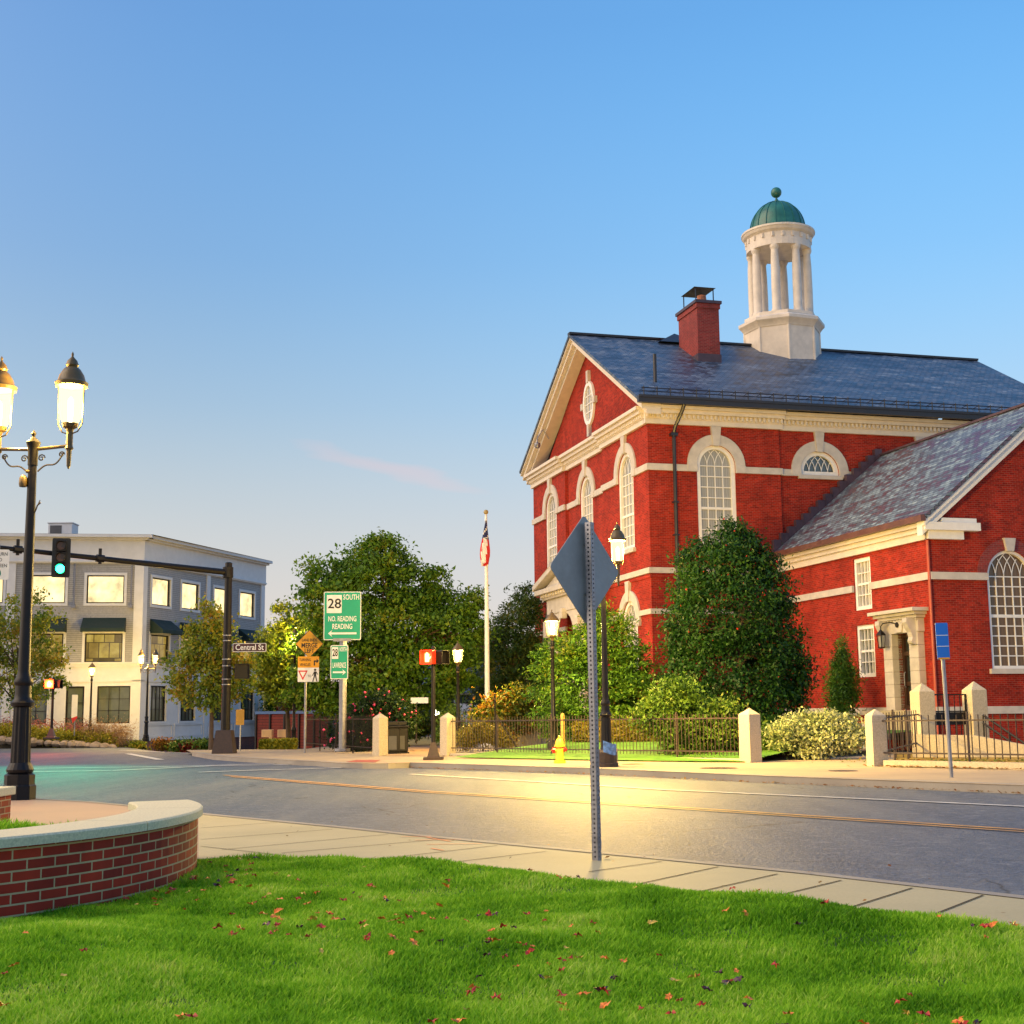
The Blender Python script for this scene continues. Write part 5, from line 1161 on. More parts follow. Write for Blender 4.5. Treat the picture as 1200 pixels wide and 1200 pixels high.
# trash cans
def can(label, px, py, Y):
    p = G(px, py); t = thing('trash_can', label, 'trash can', p, rad(12), 'trash cans by the path')
    b = MB(); b.box(-.26, .26, -.26, .26, .06, .9); b.build('body', m['black'], t, bevel=.03)
    b = MB(); b.box(-.3, .3, -.3, .3, .902, .98); b.box(-.22, .22, -.22, .22, .98, 1.12); b.build('lid', m['black'], t, bevel=.02)
    b = MB(); b.box(-.3, .3, -.3, .3, 0, .055); b.build('foot', m['black'], t)
    b = MB(); b.box(-.14, .14, -.275, -.262, .15, .62); b.build('front_panel', m['roofdark'], t)
can('dark trash can directly behind the left granite post', 459, 883.5, 0); can('dark trash can farther right of the left granite post, beside its twin', 468.5, 883, 0)
# memorial stones in the park
for i, (px, w_, h_, lab) in enumerate(((603, .75, .62, 'wide grey memorial stone behind the fence'), (623, .8, .85, 'taller grey memorial slab behind the fence'), (641, .5, .95, 'narrow dark memorial stone near the lamp post'))):
    p = G(px, 873.5-i*.3); p = at(px, 874, 52); p.z = gz(p.x, 52)
    b = MB(); b.box(-w_/2, w_/2, -.14, .14, -.1, h_); o = b.build('memorial_stone', m['granite'] if i != 2 else m['galv'], None, bevel=.04); o.location = p; o.rotation_euler = (0, 0, rad(-8)); tag(o, lab, 'stone')
p = at(595, 882, 47.5); p.z = gz(p.x, 47.5); b = MB(); b.tube([(-.9, 0, 1.35), (-.05, 0, .0)], .035, 6); b.tube([(-.9, 0, 0), (-.9, 0, 2.0)], .03, 6); o = b.build('stake_post', m['black'], None); o.location = at(612, 880, 46.5).xy.to_3d()+Vector((0, 0, gz(0, 46))); tag(o, 'thin black post with slanting brace just behind the fence', 'post')
# flagpole and flag
fp = at(571.5, 862, 60); fpz = gz(fp.x, 60); Hf = at(569, 603, 60).z-fpz
t = thing('flagpole', 'tall white flagpole rising between the big tree and the dark conifer', 'flagpole', (fp.x, 60, fpz))
b = MB(); b.tube([(0, 0, 0), (0, 0, Hf*.5), (0, 0, Hf)], [.125, .1, .055], 12); b.build('pole', m['white'], t, smooth=True)
b = MB(); b.lathe([(.02, 0), (.09, .04), (.11, .12), (.07, .2), (.001, .22)], 12, 0, 0, Hf); b.build('finial', plain('gilt', (.35, .25, .08), .4, .1, 5), t, smooth=True)
b = MB(); b.lathe([(.3, 0), (.28, .1), (.16, .2), (.13, .3)], 14); b.build('base', m['white'], t)
fl = bpy.data.objects.new('flag', None)
nu, nv = 26, 40; vs = []; fs = []; mi = []
for j in range(nv+1):
    v = j/nv; wd = .04+.30*min(1, v*1.5)*(1-.25*max(0, v-.8)/.2)
    for i in range(nu+1):
        u = i/nu; vs.append((wd*(math.sin(u*9.5+v*1.2)*.62+.22*(u-.4))-.09*v, -.09-.10*math.cos(u*11+v)-.1*u, -v*(1.75+.3*u)))
def flagcol(u, v):
    fu, fv = u*.95+.0, v                        # cloth hangs: fly edge falls, stripes run down the folds
    if fv < .42 and fu < .9: return 2 if not ((int(fu*14)+int(fv*22)) % 4 == 0 and fv > .12) else 1
    return 0 if int((fu*1.0+fv*.18)*8.5) % 2 == 0 else 1
for j in range(nv):
    for i in range(nu): k = j*(nu+1)+i; fs.append((k, k+1, k+nu+2, k+nu+1)); mi.append(flagcol((i+.5)/nu, (j+.5)/nv))
b = MB(); b.add(vs, fs); b.m = mi
o = b.build('flag', [plain('flag_red', (.55, .02, .02), .7, .1, 5), plain('flag_white', (.75, .73, .70), .7, .05, 5), plain('flag_blue', (.02, .03, .12), .7, .1, 5)], None, smooth=True)
o.location = (fp.x, 60, fpz+Hf-.30); tag(o, 'stars and stripes flag hanging limp at the top of the white flagpole', 'flag')
# red panel fence and tan seats beside the pale building
rf = thing('red_panel_fence', 'dark red board fence with blue cap rail beside the pale building', 'fence', (0, 0, 0))
ra, rb = at(300, 880, 70), at(386, 878, 66); kz = 70/1600
b = MB(); tdir = (rb-ra); tdir.z = 0; tdir.normalize(); nrm = Vector((tdir.y, -tdir.x, 0)); za0 = -2.0; za1 = at(340, 836.5, 68).z
F3 = lambda a, b_, c: tuple(ra.xy.to_3d()+tdir*a+nrm*c+Vector((0, 0, b_))); Lr = (rb-ra).length
b = MB(F3); b.box(0, Lr, za0, za1, -.08, 0); b.build('boards', m['redwood'], rf)
b = MB(F3); b.box(-.05, Lr+.05, za1+.001, za1+.14, -.14, .06); b.build('cap_rail', m['bluetarp'], rf)
for i in range(6): b = MB(F3); a = i*Lr/5; b.box(a-.06, a+.06, za0, za1-.002, .002, .06); b.build('fence_post', m['black'], rf)
for px, lab in ((313.5, 'tan block seat left of its twin by the red fence'), (332, 'tan block seat right of its twin by the red fence')):
    p = at(px, 872, 66); w_ = 12*66/1600; zb = at(px, 874, 66).z; zt2 = at(px, 855, 66).z; zu = at(px, 864, 66).z
    b = MB(); b.box(-w_/2, w_/2, -.25, .25, zu, zt2); b.box(w_/2-.15, w_/2, -.248, .248, zb-1, zu-.001)
    o = b.build('block_seat', m['tanblock'], None, bevel=.02); o.location = (p.x, 66, 0); tag(o, lab, 'seat')
# distant white house
hs_ = thing('white_house', 'distant white clapboard house with blue grey roof seen beyond the park', 'house', (0, 0, 0))
Yh = 112; hz0 = -2.0; hx0, hx1 = xat(498, Yh), xat(580, Yh); hw = at(540, 811.5, Yh).z; hr_ = at(545, 795, Yh).z
b = MB(); b.box(hx0, hx1, Yh, Yh+8, hz0, hw); b.build('wall', m['clap'] if False else m['wtrim'], hs_)
b = MB(); slab(b, [(hx0-.4, Yh-.5, hw+.03), (hx1+.4, Yh-.5, hw+.03), (hx1+.4, Yh+4, hr_+1.6), (hx0-.4, Yh+4, hr_+1.6)]); slab(b, [(hx0-.4, Yh+8.5, hw+.03), (hx1+.4, Yh+8.5, hw+.03), (hx1+.4, Yh+4.001, hr_+1.6), (hx0-.4, Yh+4.001, hr_+1.6)]); b.build('roof', plain('blue_grey_shingle', (.05, .08, .16), .8, .2, 3), hs_)
for px in (508, 523, 543, 553.5, 566):
    x = xat(px, Yh); b = MB(); b.box(x-.32, x+.32, Yh-.05, Yh-.002, at(px, 824, Yh).z, at(px, 814.5, Yh).z); w = b.build('window', m['win_dark'], hs_)
    b = MB(); b.box(x-.62, x-.34, Yh-.06, Yh-.003, at(px, 824.5, Yh).z, at(px, 814, Yh).z); b.box(x+.34, x+.62, Yh-.06, Yh-.003, at(px, 824.5, Yh).z, at(px, 814, Yh).z); b.build('shutter', m['black'], w)
hl_ = thing('house_lamp', 'bright far floodlight shining between the shrubs left of the granite post', 'lamp', at(511, 835, 95))
b = MB(); b.lathe([(.001, -.2), (.2, -.1), (.24, .1), (.001, .24)], 10); b.build('lamp_glass', glow('flood', (1, .95, .6), 30), hl_); b = MB(); b.tube([(0, .1, -5), (0, .1, -.15)], .05, 6); b.build('post', m['rustiron'], hl_)
bh = thing('grey_house', 'low grey house with pale roof behind the rose bush', 'house', (0, 0, 0))
x0, x1 = xat(372, 105), xat(470, 105); b = MB(); b.box(x0, x1, 105, 112, -2, at(420, 839, 105).z); b.build('wall', plain('grey_blue_wall', (.22, .26, .32), .7, .1, 3), bh)
b = MB(); zz0 = at(420, 839, 105).z; slab(b, [(x0-.3, 104.6, zz0), (x1+.3, 104.6, zz0), (x1+.3, 108.5, zz0+.9), (x0-.3, 108.5, zz0+.9)]); slab(b, [(x0-.3, 112.4, zz0), (x1+.3, 112.4, zz0), (x1+.3, 108.51, zz0+.9), (x0-.3, 108.51, zz0+.9)]); b.build('roof', plain('grey_shingle', (.12, .14, .19), .8, .2, 3), bh)
# ================================================================== VEGETATION
def quads_mesh(name, V, nq, mat, parent=None, per=4):
    me = bpy.data.meshes.new(name); n = nq*per
    me.vertices.add(n); me.vertices.foreach_set('co', np.asarray(V, dtype=np.float32).ravel())
    me.loops.add(n); me.loops.foreach_set('vertex_index', np.arange(n, dtype=np.int32))
    me.polygons.add(nq); me.polygons.foreach_set('loop_start', np.arange(0, n, per, dtype=np.int32))
    try: me.polygons.foreach_set('loop_total', np.full(nq, per, dtype=np.int32))
    except Exception: pass
    me.update(calc_edges=True); me.validate(); me.materials.append(mat)
    o = bpy.data.objects.new(name, me); COL.objects.link(o)
    if parent: o.parent = parent
    return o
def unit(a): return a/np.maximum(np.linalg.norm(a, axis=-1, keepdims=True), 1e-9)
def leaf_cloud(lobes, n, size, seed, per=45, sig=.22, flat=.6, shell=(.55, 1.03), slender=.55, spray=0.0, up=.5, droop=0.0, lo=None):
    """leaves gathered in clumps spread through a set of ellipsoids: (centre, radius, vertical squash)"""
    rg = np.random.default_rng(seed); nc = max(3, n//per)
    C = np.array([l[0] for l in lobes], float); Rr = np.array([l[1] for l in lobes], float); sq = np.array([l[2] for l in lobes], float)
    w = Rr**1.9; k = rg.choice(len(lobes), nc*2, p=w/w.sum())
    d = unit(rg.normal(size=(nc*2, 3))); rr = rg.uniform(shell[0]**2, shell[1]**2, (nc*2, 1))**.5
    cl = C[k]+d*rr*Rr[k][:, None]*np.stack([np.ones(nc*2), np.ones(nc*2), sq[k]], 1)
    # drop clumps buried deep inside a neighbouring lobe
    dist = np.min(np.linalg.norm((cl[:, None]-C[None])/np.stack([np.ones(len(sq)), np.ones(len(sq)), sq], 1)[None], axis=2)/Rr[None], axis=1)
    idx = np.argsort(-dist+rg.uniform(0, .35, nc*2))[:nc]; cl = cl[idx]; d = d[idx]; kk = k[idx]
    per_c = rg.integers(int(per*.4), int(per*1.6), nc); ci = np.repeat(np.arange(nc), per_c); N_ = len(ci)
    s_ = sig*rg.uniform(.6, 1.5, nc)*np.minimum(1, Rr[kk]/Rr.mean()+.3)
    off = rg.normal(size=(N_, 3))*s_[ci][:, None]; off[:, 2] *= flat
    if spray: off += d[ci]*(rg.uniform(-.2, 1, (N_, 1))*spray*s_[ci][:, None]*3); off[:, 2] -= droop*np.linalg.norm(off, axis=1)
    P = cl[ci]+off
    if lo is not None: P = P[P[:, 2] > lo+rg.uniform(0, .3, len(P))]; 
    N_ = len(P); ci = ci[:N_]
    ax = unit(rg.normal(size=(N_, 3))+d[ci]*(.6+spray)+np.array([0, 0, -.35-droop])); nr = unit(rg.normal(size=(N_, 3))*.8+d[ci]*.6+np.array([0, 0, up])); sd_ = unit(np.cross(ax, nr)); nr = np.cross(sd_, ax)
    l = size*rg.uniform(.6, 1.35, (N_, 1)); wv = l*slender
    V = np.stack([P-ax*l*.5, P-sd_*wv*.5+nr*l*.10, P+ax*l*.5-nr*l*.12, P+sd_*wv*.5+nr*l*.10], 1)
    return V, cl
def pxl(Y, circles, sq=1.0, jit=.5, seed=1, depth=1.0):
    rg = random.Random(seed); out_ = []
    for c in circles:
        x, y, r = c[:3]; q = c[3] if len(c) > 3 else sq; R_ = r*Y/1600
        out_.append((tuple(at(x, y, Y+rg.uniform(-1, 1)*jit*R_*depth)), R_, q))
    return out_
def limb_tree(par, base, tips, r0, mat, seed, fork=.35, trunk=True, name='trunk'):
    rg = random.Random(seed); b = MB(); base = Vector(base); top = sum((Vector(t) for t in tips), Vector())/len(tips); top.z = base.z+(max(t[2] for t in tips)-base.z)*.8
    fk = base.lerp(top, fork); mid = base.lerp(fk, .5)+Vector((rg.uniform(-1, 1), rg.uniform(-1, 1), 0))*r0*.6
    b.tube([base-Vector((0, 0, .2)), base+Vector((0, 0, r0*1.2)), mid, fk], [r0*1.5, r0*1.08, r0*.95, r0*.8], 9)
    ld = top.lerp(fk, .5)+Vector((rg.uniform(-1, 1), rg.uniform(-1, 1), 0))*r0; b.tube([fk, ld, top], [r0*.8, r0*.45, r0*.08], 7)
    for t in tips:
        t = Vector(t); s_ = fk.lerp(top, rg.uniform(0, .6)) if t.z > fk.z else base.lerp(fk, rg.uniform(.7, 1)); q = s_.lerp(t, .5)+Vector((rg.uniform(-1, 1), rg.uniform(-1, 1), rg.uniform(.2, 1.2)))*(t-s_).length*.09
        rr_ = r0*rg.uniform(.22, .4); b.tube([s_, q, t], [rr_, rr_*.6, rr_*.12], 5)
    return b.build(name, mat, par, smooth=True)
def tree(name, label, cat, Y, circles, base_px, n, size, leaf, seed, trunk_r=.2, sq=1.0, group=None, fork=.35, part='crown', extra=None, ground=None, **kw):
    bz = at(*base_px, Y); loc = Vector((bz.x, Y, bz.z if ground is None else ground))
    t = thing(name, label, cat, loc, 0, group)
    if name == 'holly_tree': circles = [(860+(x-860)*.955, y, r*.93) for x, y, r in circles]
    lobes = pxl(Y, circles, sq, seed=seed)
    V, cl = leaf_cloud(lobes, n, size, seed, **kw)
    o = quads_mesh(part, V-np.array(loc), len(V), m['lf_'+leaf], t)
    if trunk_r:
        rg = np.random.default_rng(seed+5); tips = cl[rg.choice(len(cl), min(len(cl), 26), replace=False)]-np.array(loc)
        limb_tree(t, (0, 0, 0), [tuple(q) for q in tips], trunk_r, m['bark'], seed, fork, name='trunk')
    if extra:
        for nm, mt, cnt, sz in extra:
            rg = np.random.default_rng(seed+9); pc = V[rg.choice(len(V), cnt)].mean(1)-np.array(loc)+rg.normal(size=(cnt, 3))*.05; pc[:, 1] -= .12
            vs = []; 
            oc = np.array([[(1, 0, 0), (0, 1, 0), (0, 0, 1)], [(0, 1, 0), (-1, 0, 0), (0, 0, 1)], [(-1, 0, 0), (0, -1, 0), (0, 0, 1)], [(0, -1, 0), (1, 0, 0), (0, 0, 1)], [(0, 1, 0), (1, 0, 0), (0, 0, -1)], [(-1, 0, 0), (0, 1, 0), (0, 0, -1)], [(0, -1, 0), (-1, 0, 0), (0, 0, -1)], [(1, 0, 0), (0, -1, 0), (0, 0, -1)]], float)*sz
            Vv = (pc[:, None, None, :]+oc[None]*rg.uniform(.7, 1.3, (cnt, 1, 1, 1))).reshape(-1, 3, 3); quads_mesh(nm, Vv, len(Vv), m[mt], t, 3)
    return t
# --- trees close to the hall
tree('holly_tree', 'large dark holly tree with red berries in front of the hall corner', 'tree', 43,
     [(858, 622, 13), (848, 642, 20), (875, 645, 19), (822, 660, 24), (890, 662, 20), (855, 672, 38), (812, 695, 25), (902, 695, 26), (860, 712, 55), (822, 738, 40), (897, 745, 42), (912, 785, 36), (825, 785, 42), (866, 790, 60), (820, 830, 34), (872, 835, 48), (915, 822, 28), (930, 795, 18), (797, 755, 16), (795, 800, 16), (935, 765, 12)],
     (860, 880), 52000, .125, 'holly', 3, .18, per=42, sig=.17, shell=(.62, 1.16), flat=.75, slender=.5, extra=[('berries', 'berry', 170, .028)])
tree('yew_tree', 'bushy yew with layered sprays lit yellow green by the park lamp', 'tree', 46.5,
     [(700, 722, 9), (708, 736, 15), (690, 752, 20), (722, 758, 19), (668, 768, 20), (705, 782, 34), (740, 785, 18), (668, 798, 30), (745, 806, 18), (700, 815, 40), (655, 820, 24), (738, 828, 26), (645, 800, 16), (690, 838, 34), (752, 794, 10), (640, 775, 9), (730, 742, 10)],
     (700, 872), 34000, .15, 'yew', 5, .14, per=36, sig=.15, shell=(.6, 1.08), flat=.35, slender=.32, spray=1.1, droop=.15, up=.9)
tree('dark_conifer', 'tall dark conifer standing behind the flagpole at the hall corner', 'tree', 66,
     [(614, 700, 9), (610, 715, 14), (603, 735, 18), (617, 740, 14), (597, 758, 22), (612, 770, 20), (592, 785, 24), (606, 800, 26), (585, 812, 20), (610, 830, 26), (588, 835, 24), (582, 760, 10), (622, 712, 8)],
     (603, 862), 26000, .22, 'conifer', 7, .2, per=36, sig=.22, shell=(.5, 1.08), flat=.5, slender=.3, spray=.9, droop=.3)
tree('autumn_shrub', 'spreading shrub turning orange and yellow below the dark conifer', 'shrub', 52,
     [(606, 822, 17), (630, 826, 18), (585, 832, 15), (650, 828, 14), (570, 842, 12), (615, 838, 18), (640, 842, 16), (592, 848, 14), (660, 815, 10)], (615, 872), 13000, .14, 'autumn', 8, .06, per=32, sig=.2, slender=.6)
tree('golden_shrub', 'low golden mounded shrub just behind the fence near its left end', 'shrub', 50,
     [(565, 858, 11), (552, 863, 9), (580, 862, 10), (545, 868, 8), (592, 868, 7)], (566, 877), 5000, .10, 'hedge', 9, .03, per=30, sig=.13)
tree('green_shrub', 'light green leafy shrub growing through the fence left of the holly', 'shrub', 37.6,
     [(797, 818, 19), (775, 830, 17), (760, 838, 12), (806, 838, 24), (785, 848, 18), (822, 852, 24), (845, 862, 20), (800, 866, 20), (826, 876, 16), (778, 812, 11), (850, 840, 16), (862, 874, 10)], (812, 889), 17000, .11, 'shrub', 11, .05, per=34, sig=.15, shell=(.5, 1.08))
tree('columnar_juniper', 'narrow upright columnar juniper against the brick annex wall', 'shrub', 47.5,
     [(987, 757, 3.5), (987, 770, 6), (985, 785, 9), (990, 792, 9), (984, 805, 11), (991, 812, 11), (988, 826, 13), (982, 834, 10), (1000, 790, 5), (975, 800, 5), (1001, 812, 6)], (988, 850), 8500, .13, 'yew', 12, .05, per=26, sig=.10, flat=2.2, slender=.3, spray=.3, up=.1)
tree('variegated_shrub', 'mounded shrub with creamy silver leaves at the foot of the annex', 'shrub', 36.5,
     [(925, 857, 15), (945, 850, 14), (965, 850, 15), (985, 855, 15), (998, 864, 11), (915, 866, 11), (940, 868, 15), (965, 866, 16), (985, 868, 11), (950, 880, 9), (908, 860, 7)], (955, 888), 15000, .10, 'silver', 13, .04, per=30, sig=.13, slender=.55)
tree('low_juniper', 'small bright green shrub between the mulch and the silver shrub', 'shrub', 37.2, [(893, 862, 10), (903, 870, 9), (885, 872, 8)], (895, 886), 3500, .10, 'shrub', 14, .03, per=26, sig=.12)
tree('lit_foundation_shrub', 'broad shrub under the yew glowing green beside the hall window', 'shrub', 48.5,
     [(745, 838, 16), (762, 842, 16), (700, 848, 18), (672, 850, 14), (725, 848, 16), (650, 854, 10)], (715, 872), 9000, .12, 'shrub', 15, .04, per=30, sig=.17)
# --- clipped hedge behind the lawn
hp0, hp1 = at(672, 868, 45.5), at(800, 870, 42.5)
t = thing('hedge', 'clipped golden green hedge behind the lawn and iron fence', 'hedge', (0, 0, 0))
rg = np.random.default_rng(21); nH = 16000; uu = rg.uniform(0, 1, (nH, 1)); Pb = np.array(hp0)*(1-uu)+np.array(hp1)*uu
hh = rg.uniform(0, 1, nH)**.6*.62; fr = rg.uniform(-.45, .45, nH); Pb[:, 2] = at(700, 868, 44).z-.05+hh*.95+rg.normal(size=nH)*.03; Pb[:, 1] += fr; ax_ = unit(rg.normal(size=(nH, 3))); sdv = unit(np.cross(ax_, rg.normal(size=(nH, 3)))); l_ = rg.uniform(.05, .11, (nH, 1))
quads_mesh('foliage', np.stack([Pb-ax_*l_, Pb-sdv*l_*.5, Pb+ax_*l_, Pb+sdv*l_*.5], 1), nH, m['lf_hedge'], t)
# --- the big tree and its neighbours
tree('spreading_tree', 'big broad green tree with a domed crown behind the route sign', 'tree', 62,
     [(447, 646, 17), (435, 660, 20), (462, 662, 22), (408, 676, 22), (380, 676, 18), (366, 684, 13), (440, 690, 38), (480, 690, 26), (505, 678, 12), (502, 704, 24), (525, 718, 24), (545, 712, 16), (556, 704, 10), (400, 710, 38), (430, 735, 45), (478, 738, 45), (520, 748, 34), (548, 738, 18), (385, 745, 30), (368, 770, 26), (405, 785, 38), (450, 785, 42), (495, 786, 38), (530, 780, 26), (545, 790, 14), (360, 805, 16), (420, 815, 26), (465, 818, 28), (505, 812, 22), (368, 712, 17), (540, 760, 20), (390, 820, 16)],
     (450, 872), 60000, .20, 'maple', 31, .3, per=80, sig=.29, shell=(.5, 1.16), flat=.5, slender=.55)
tree('lamp_lit_tree', 'small tree with pale yellow green leaves lit from within beside the pale building', 'tree', 64,
     [(335, 738, 14), (322, 752, 16), (348, 748, 15), (318, 775, 15), (338, 772, 22), (355, 770, 15), (325, 800, 18), (350, 798, 18), (312, 800, 11), (338, 818, 14), (330, 712, 8), (345, 722, 9)],
     (338, 878), 13000, .18, 'lit', 33, .12, per=34, sig=.22, shell=(.45, 1.1), flat=.6)
tree('young_street_tree', 'young thin street tree with yellowing leaves right of the small twin lamp', 'tree', 60,
     [(243, 712, 8), (246, 730, 12), (234, 745, 13), (258, 742, 14), (228, 765, 16), (252, 768, 18), (275, 765, 12), (215, 785, 14), (240, 790, 20), (268, 788, 16), (286, 780, 9), (203, 792, 9), (225, 812, 16), (252, 815, 17), (275, 808, 11), (210, 808, 9), (195, 775, 6), (290, 798, 7), (222, 735, 7)],
     (247, 880), 7600, .19, 'young', 35, .10, per=22, sig=.20, shell=(.3, 1.12), flat=.7, fork=.4)
tree('corner_tree', 'thin loose leafed tree behind the tall twin lamp at the left edge', 'tree', 74,
     [(18, 705, 10), (40, 700, 8), (10, 728, 16), (35, 732, 14), (58, 722, 10), (20, 760, 22), (48, 765, 16), (66, 758, 8), (8, 790, 20), (35, 795, 20), (60, 788, 12), (72, 775, 6), (25, 815, 14), (50, 812, 10), (75, 798, 6), (-12, 750, 20), (-10, 790, 20)],
     (18, 868), 6800, .21, 'young', 37, .14, per=22, sig=.24, shell=(.3, 1.12), flat=.7, fork=.3)
tree('rose_bush', 'large dark rose bush with pink blooms behind the left granite post', 'shrub', 53,
     [(430, 832, 14), (450, 828, 15), (468, 834, 12), (418, 848, 15), (445, 850, 20), (470, 852, 14), (410, 866, 12), (432, 868, 14), (395, 862, 10), (478, 842, 8), (460, 868, 10)], (440, 884), 13000, .12, 'rose', 39, .05, per=28, sig=.18, shell=(.4, 1.12), extra=[('roses', 'petal', 170, .055)])
tree('round_shrub', 'rounded dark shrub behind the trash cans and path', 'shrub', 66, [(488, 843, 10), (480, 851, 8), (497, 851, 9), (488, 855, 8)], (488, 864), 5000, .13, 'conifer', 41, .04, per=28, sig=.16)
tree('red_shrub', 'dark shrub with some red leaves left of the crossing signal post', 'shrub', 67, [(508, 852, 8), (516, 855, 7), (512, 847, 6)], (512, 864), 3500, .13, 'orange', 42, .03, per=24, sig=.16)
tree('cone_shrub', 'cone shaped green shrub behind the park lamp by the flagpole', 'shrub', 58, [(529, 834, 6), (528, 846, 10), (532, 858, 13), (522, 862, 10), (545, 862, 9)], (530, 872), 5000, .12, 'shrub', 43, .04, per=28, sig=.14)
# --- farther trees and the wooded slope
b = MB(); xs_ = list(np.arange(-70, 60, 5)); ys_ = [120, 135, 150, 170, 200, 240]
hgt = lambda x, y: gz(x, y, -.3) + max(0, (y-120))*.085*(1+.25*math.sin(x*.11+1))
b.add([(x, y, hgt(x, y)) for y in ys_ for x in xs_], [(j*len(xs_)+i, j*len(xs_)+i+1, (j+1)*len(xs_)+i+1, (j+1)*len(xs_)+i) for j in range(len(ys_)-1) for i in range(len(xs_)-1)])
struct(b.build('hill', m['leaflawn'], smooth=True))
far = [('red', 'far red leaved tree on the slope just left of the flagpole', 520, 765, 20, 150), ('orange', 'far orange tree above the white house roof', 545, 772, 18, 160), ('red', 'far crimson tree right of the flagpole', 577, 762, 15, 140), ('orange', 'far rusty tree between flagpole and conifer', 590, 785, 16, 130), ('orange', 'far brown orange tree low behind the small street name plate', 480, 832, 22, 118), ('bluefir', 'far blue green fir beside the white house', 512, 838, 13, 104), ('red', 'far dark red tree at the edge of the pale building', 316, 775, 17, 105), ('orange', 'far autumn tree behind the red board fence', 372, 838, 16, 100), ('maple', 'far green tree left of the white house', 455, 805, 22, 125), ('red', 'far bright red shrub above the red board fence', 352, 828, 12, 95), ('maple', 'far dark green tree behind the tan seats', 328, 828, 14, 98), ('orange', 'far pale orange tree on the slope behind the conifer', 630, 760, 18, 170), ('bluefir', 'far blue fir right of the white house gable', 572, 812, 11, 100)]
for i, (lf, lab, x, y, r, Y) in enumerate(far):
    rg_ = random.Random(100+i)
    cs = [(x+rg_.uniform(-.5, .5)*r, y+rg_.uniform(-.8, .8)*r, r*rg_.uniform(.4, .65)) for _ in range(8)]
    tree('autumn_tree' if lf in ('red', 'orange') else ('fir_tree' if lf == 'bluefir' else 'green_tree'), lab, 'tree', Y, cs, (x, 866), 3800, .30*Y/120, lf, 200+i, .15, group='far trees behind the park', per=26, sig=.35, shell=(.4, 1.1))
def bare(label, x0, ytop, Y, seed, sc=1.0):
    p = at(x0, 860, Y); t = thing('bare_tree', label, 'tree', p, 0, 'bare trees'); H = (860-ytop)/1600*Y; rg_ = random.Random(seed); b = MB()
    def grow(o, d, l, r, lv):
        e = o+d*l; b.tube([o, o.lerp(e, .5)+Vector((rg_.uniform(-1, 1), rg_.uniform(-1, 1), 0))*l*.05, e], [r, r*.8, r*.55], 5 if lv < 2 else 3)
        if lv < 5:
            for _ in range(3 if lv < 4 else 2): grow(o.lerp(e, rg_.uniform(.6, 1)), (d+Vector((rg_.uniform(-1, 1), rg_.uniform(-1, 1), rg_.uniform(-.1, .7)))*.55).normalized(), l*rg_.uniform(.55, .8), r*.5, lv+1)
    grow(Vector((0, 0, -1)), Vector((0, 0, 1)), H*.38, .16*sc, 0); b.build('branches', m['bark'], t)
bare('far bare tree rising between the pale building and the big tree', 328, 705, 92, 3); bare('far pale bare tree on the slope left of the conifer', 556, 745, 135, 8, 1.4)
# --- planting bed before the pale building
bx = lambda px, py, Y: at(px, py, Y)
b = MB(); P = [at(-60, 868, 79), at(20, 868, 79), at(120, 872, 79.5), at(172, 874, 80), at(172, 868, 83.2), at(60, 860, 82.4), at(-60, 858, 81)]
b.add([tuple(p) for p in P]+[(p.x, p.y, -1.5) for p in P], [tuple(range(7))]+[(i, (i+1) % 7, 7+(i+1) % 7, 7+i) for i in range(7)]); tag(b.build('planting_bed', m['soil']), kind='structure')
lob = [((at(x, 860.5+(x-5)*.07, 79.6+(x % 3)*.2)).to_tuple(), .62, .7) for x in range(-40, 122, 8)]
V, _ = leaf_cloud(lob, 16000, .15, 51, per=30, sig=.2); o = quads_mesh('ground_cover', V, len(V), m['lf_cover']); o['kind'] = 'stuff'
lob = [((at(x, 853.5+(x-5)*.03, 81)).to_tuple(), .5, .8) for x in list(range(-40, 55, 9))+[68, 78, 88, 96]]
V, _ = leaf_cloud(lob, 5000, .16, 52, per=26, sig=.25, slender=.3); o = quads_mesh('pink_ground_cover', V, len(V), m['lf_pink']); o['kind'] = 'stuff'
m['boulder'] = plain('boulder_stone', (.26, .20, .15), .85, .4, 3, .4); rk = random.Random(5); xb = -6
for i in range(15):
    xb += rk.uniform(7, 10.5); r = rk.uniform(.24, .42); p = at(xb, 867+max(0, xb)*.062, 78.8)
    b = MB(); b.lathe([(.001, -.9), (.6, -.8), (1, -.2), (.9, .35), (.5, .7), (.001, .8)], 9)
    b.v = [(x*r*rk.uniform(.85, 1.2), y*r*rk.uniform(.85, 1.2), z*r*.75*rk.uniform(.85, 1.15)) for x, y, z in b.v]
    o = b.build('boulder', m['boulder'], None, smooth=True); o.location = p; o.rotation_euler = (0, 0, rk.uniform(0, 6)); tag(o, 'one of the row of rounded pale boulders edging the bed at the pale building', 'boulder', 'boulders edging the planting bed')
for x, y, r, lab in ((112, 861, 9.5, 'reddish tan ornamental grass clump left of its twin by the corner lamp'), (138, 864, 8.5, 'greyer tan ornamental grass clump right of its twin by the corner lamp')):
    tree('ornamental_grass', lab, 'plant', 80, [(x, y, r*.55), (x-r*.5, y-2, r*.5), (x+r*.5, y-2, r*.5), (x, y-r*.5, r*.5)], (x, 872), 2600, .20, 'tan', x, 0, per=24, sig=.3, slender=.12, spray=.6, up=0, group='ornamental grasses')
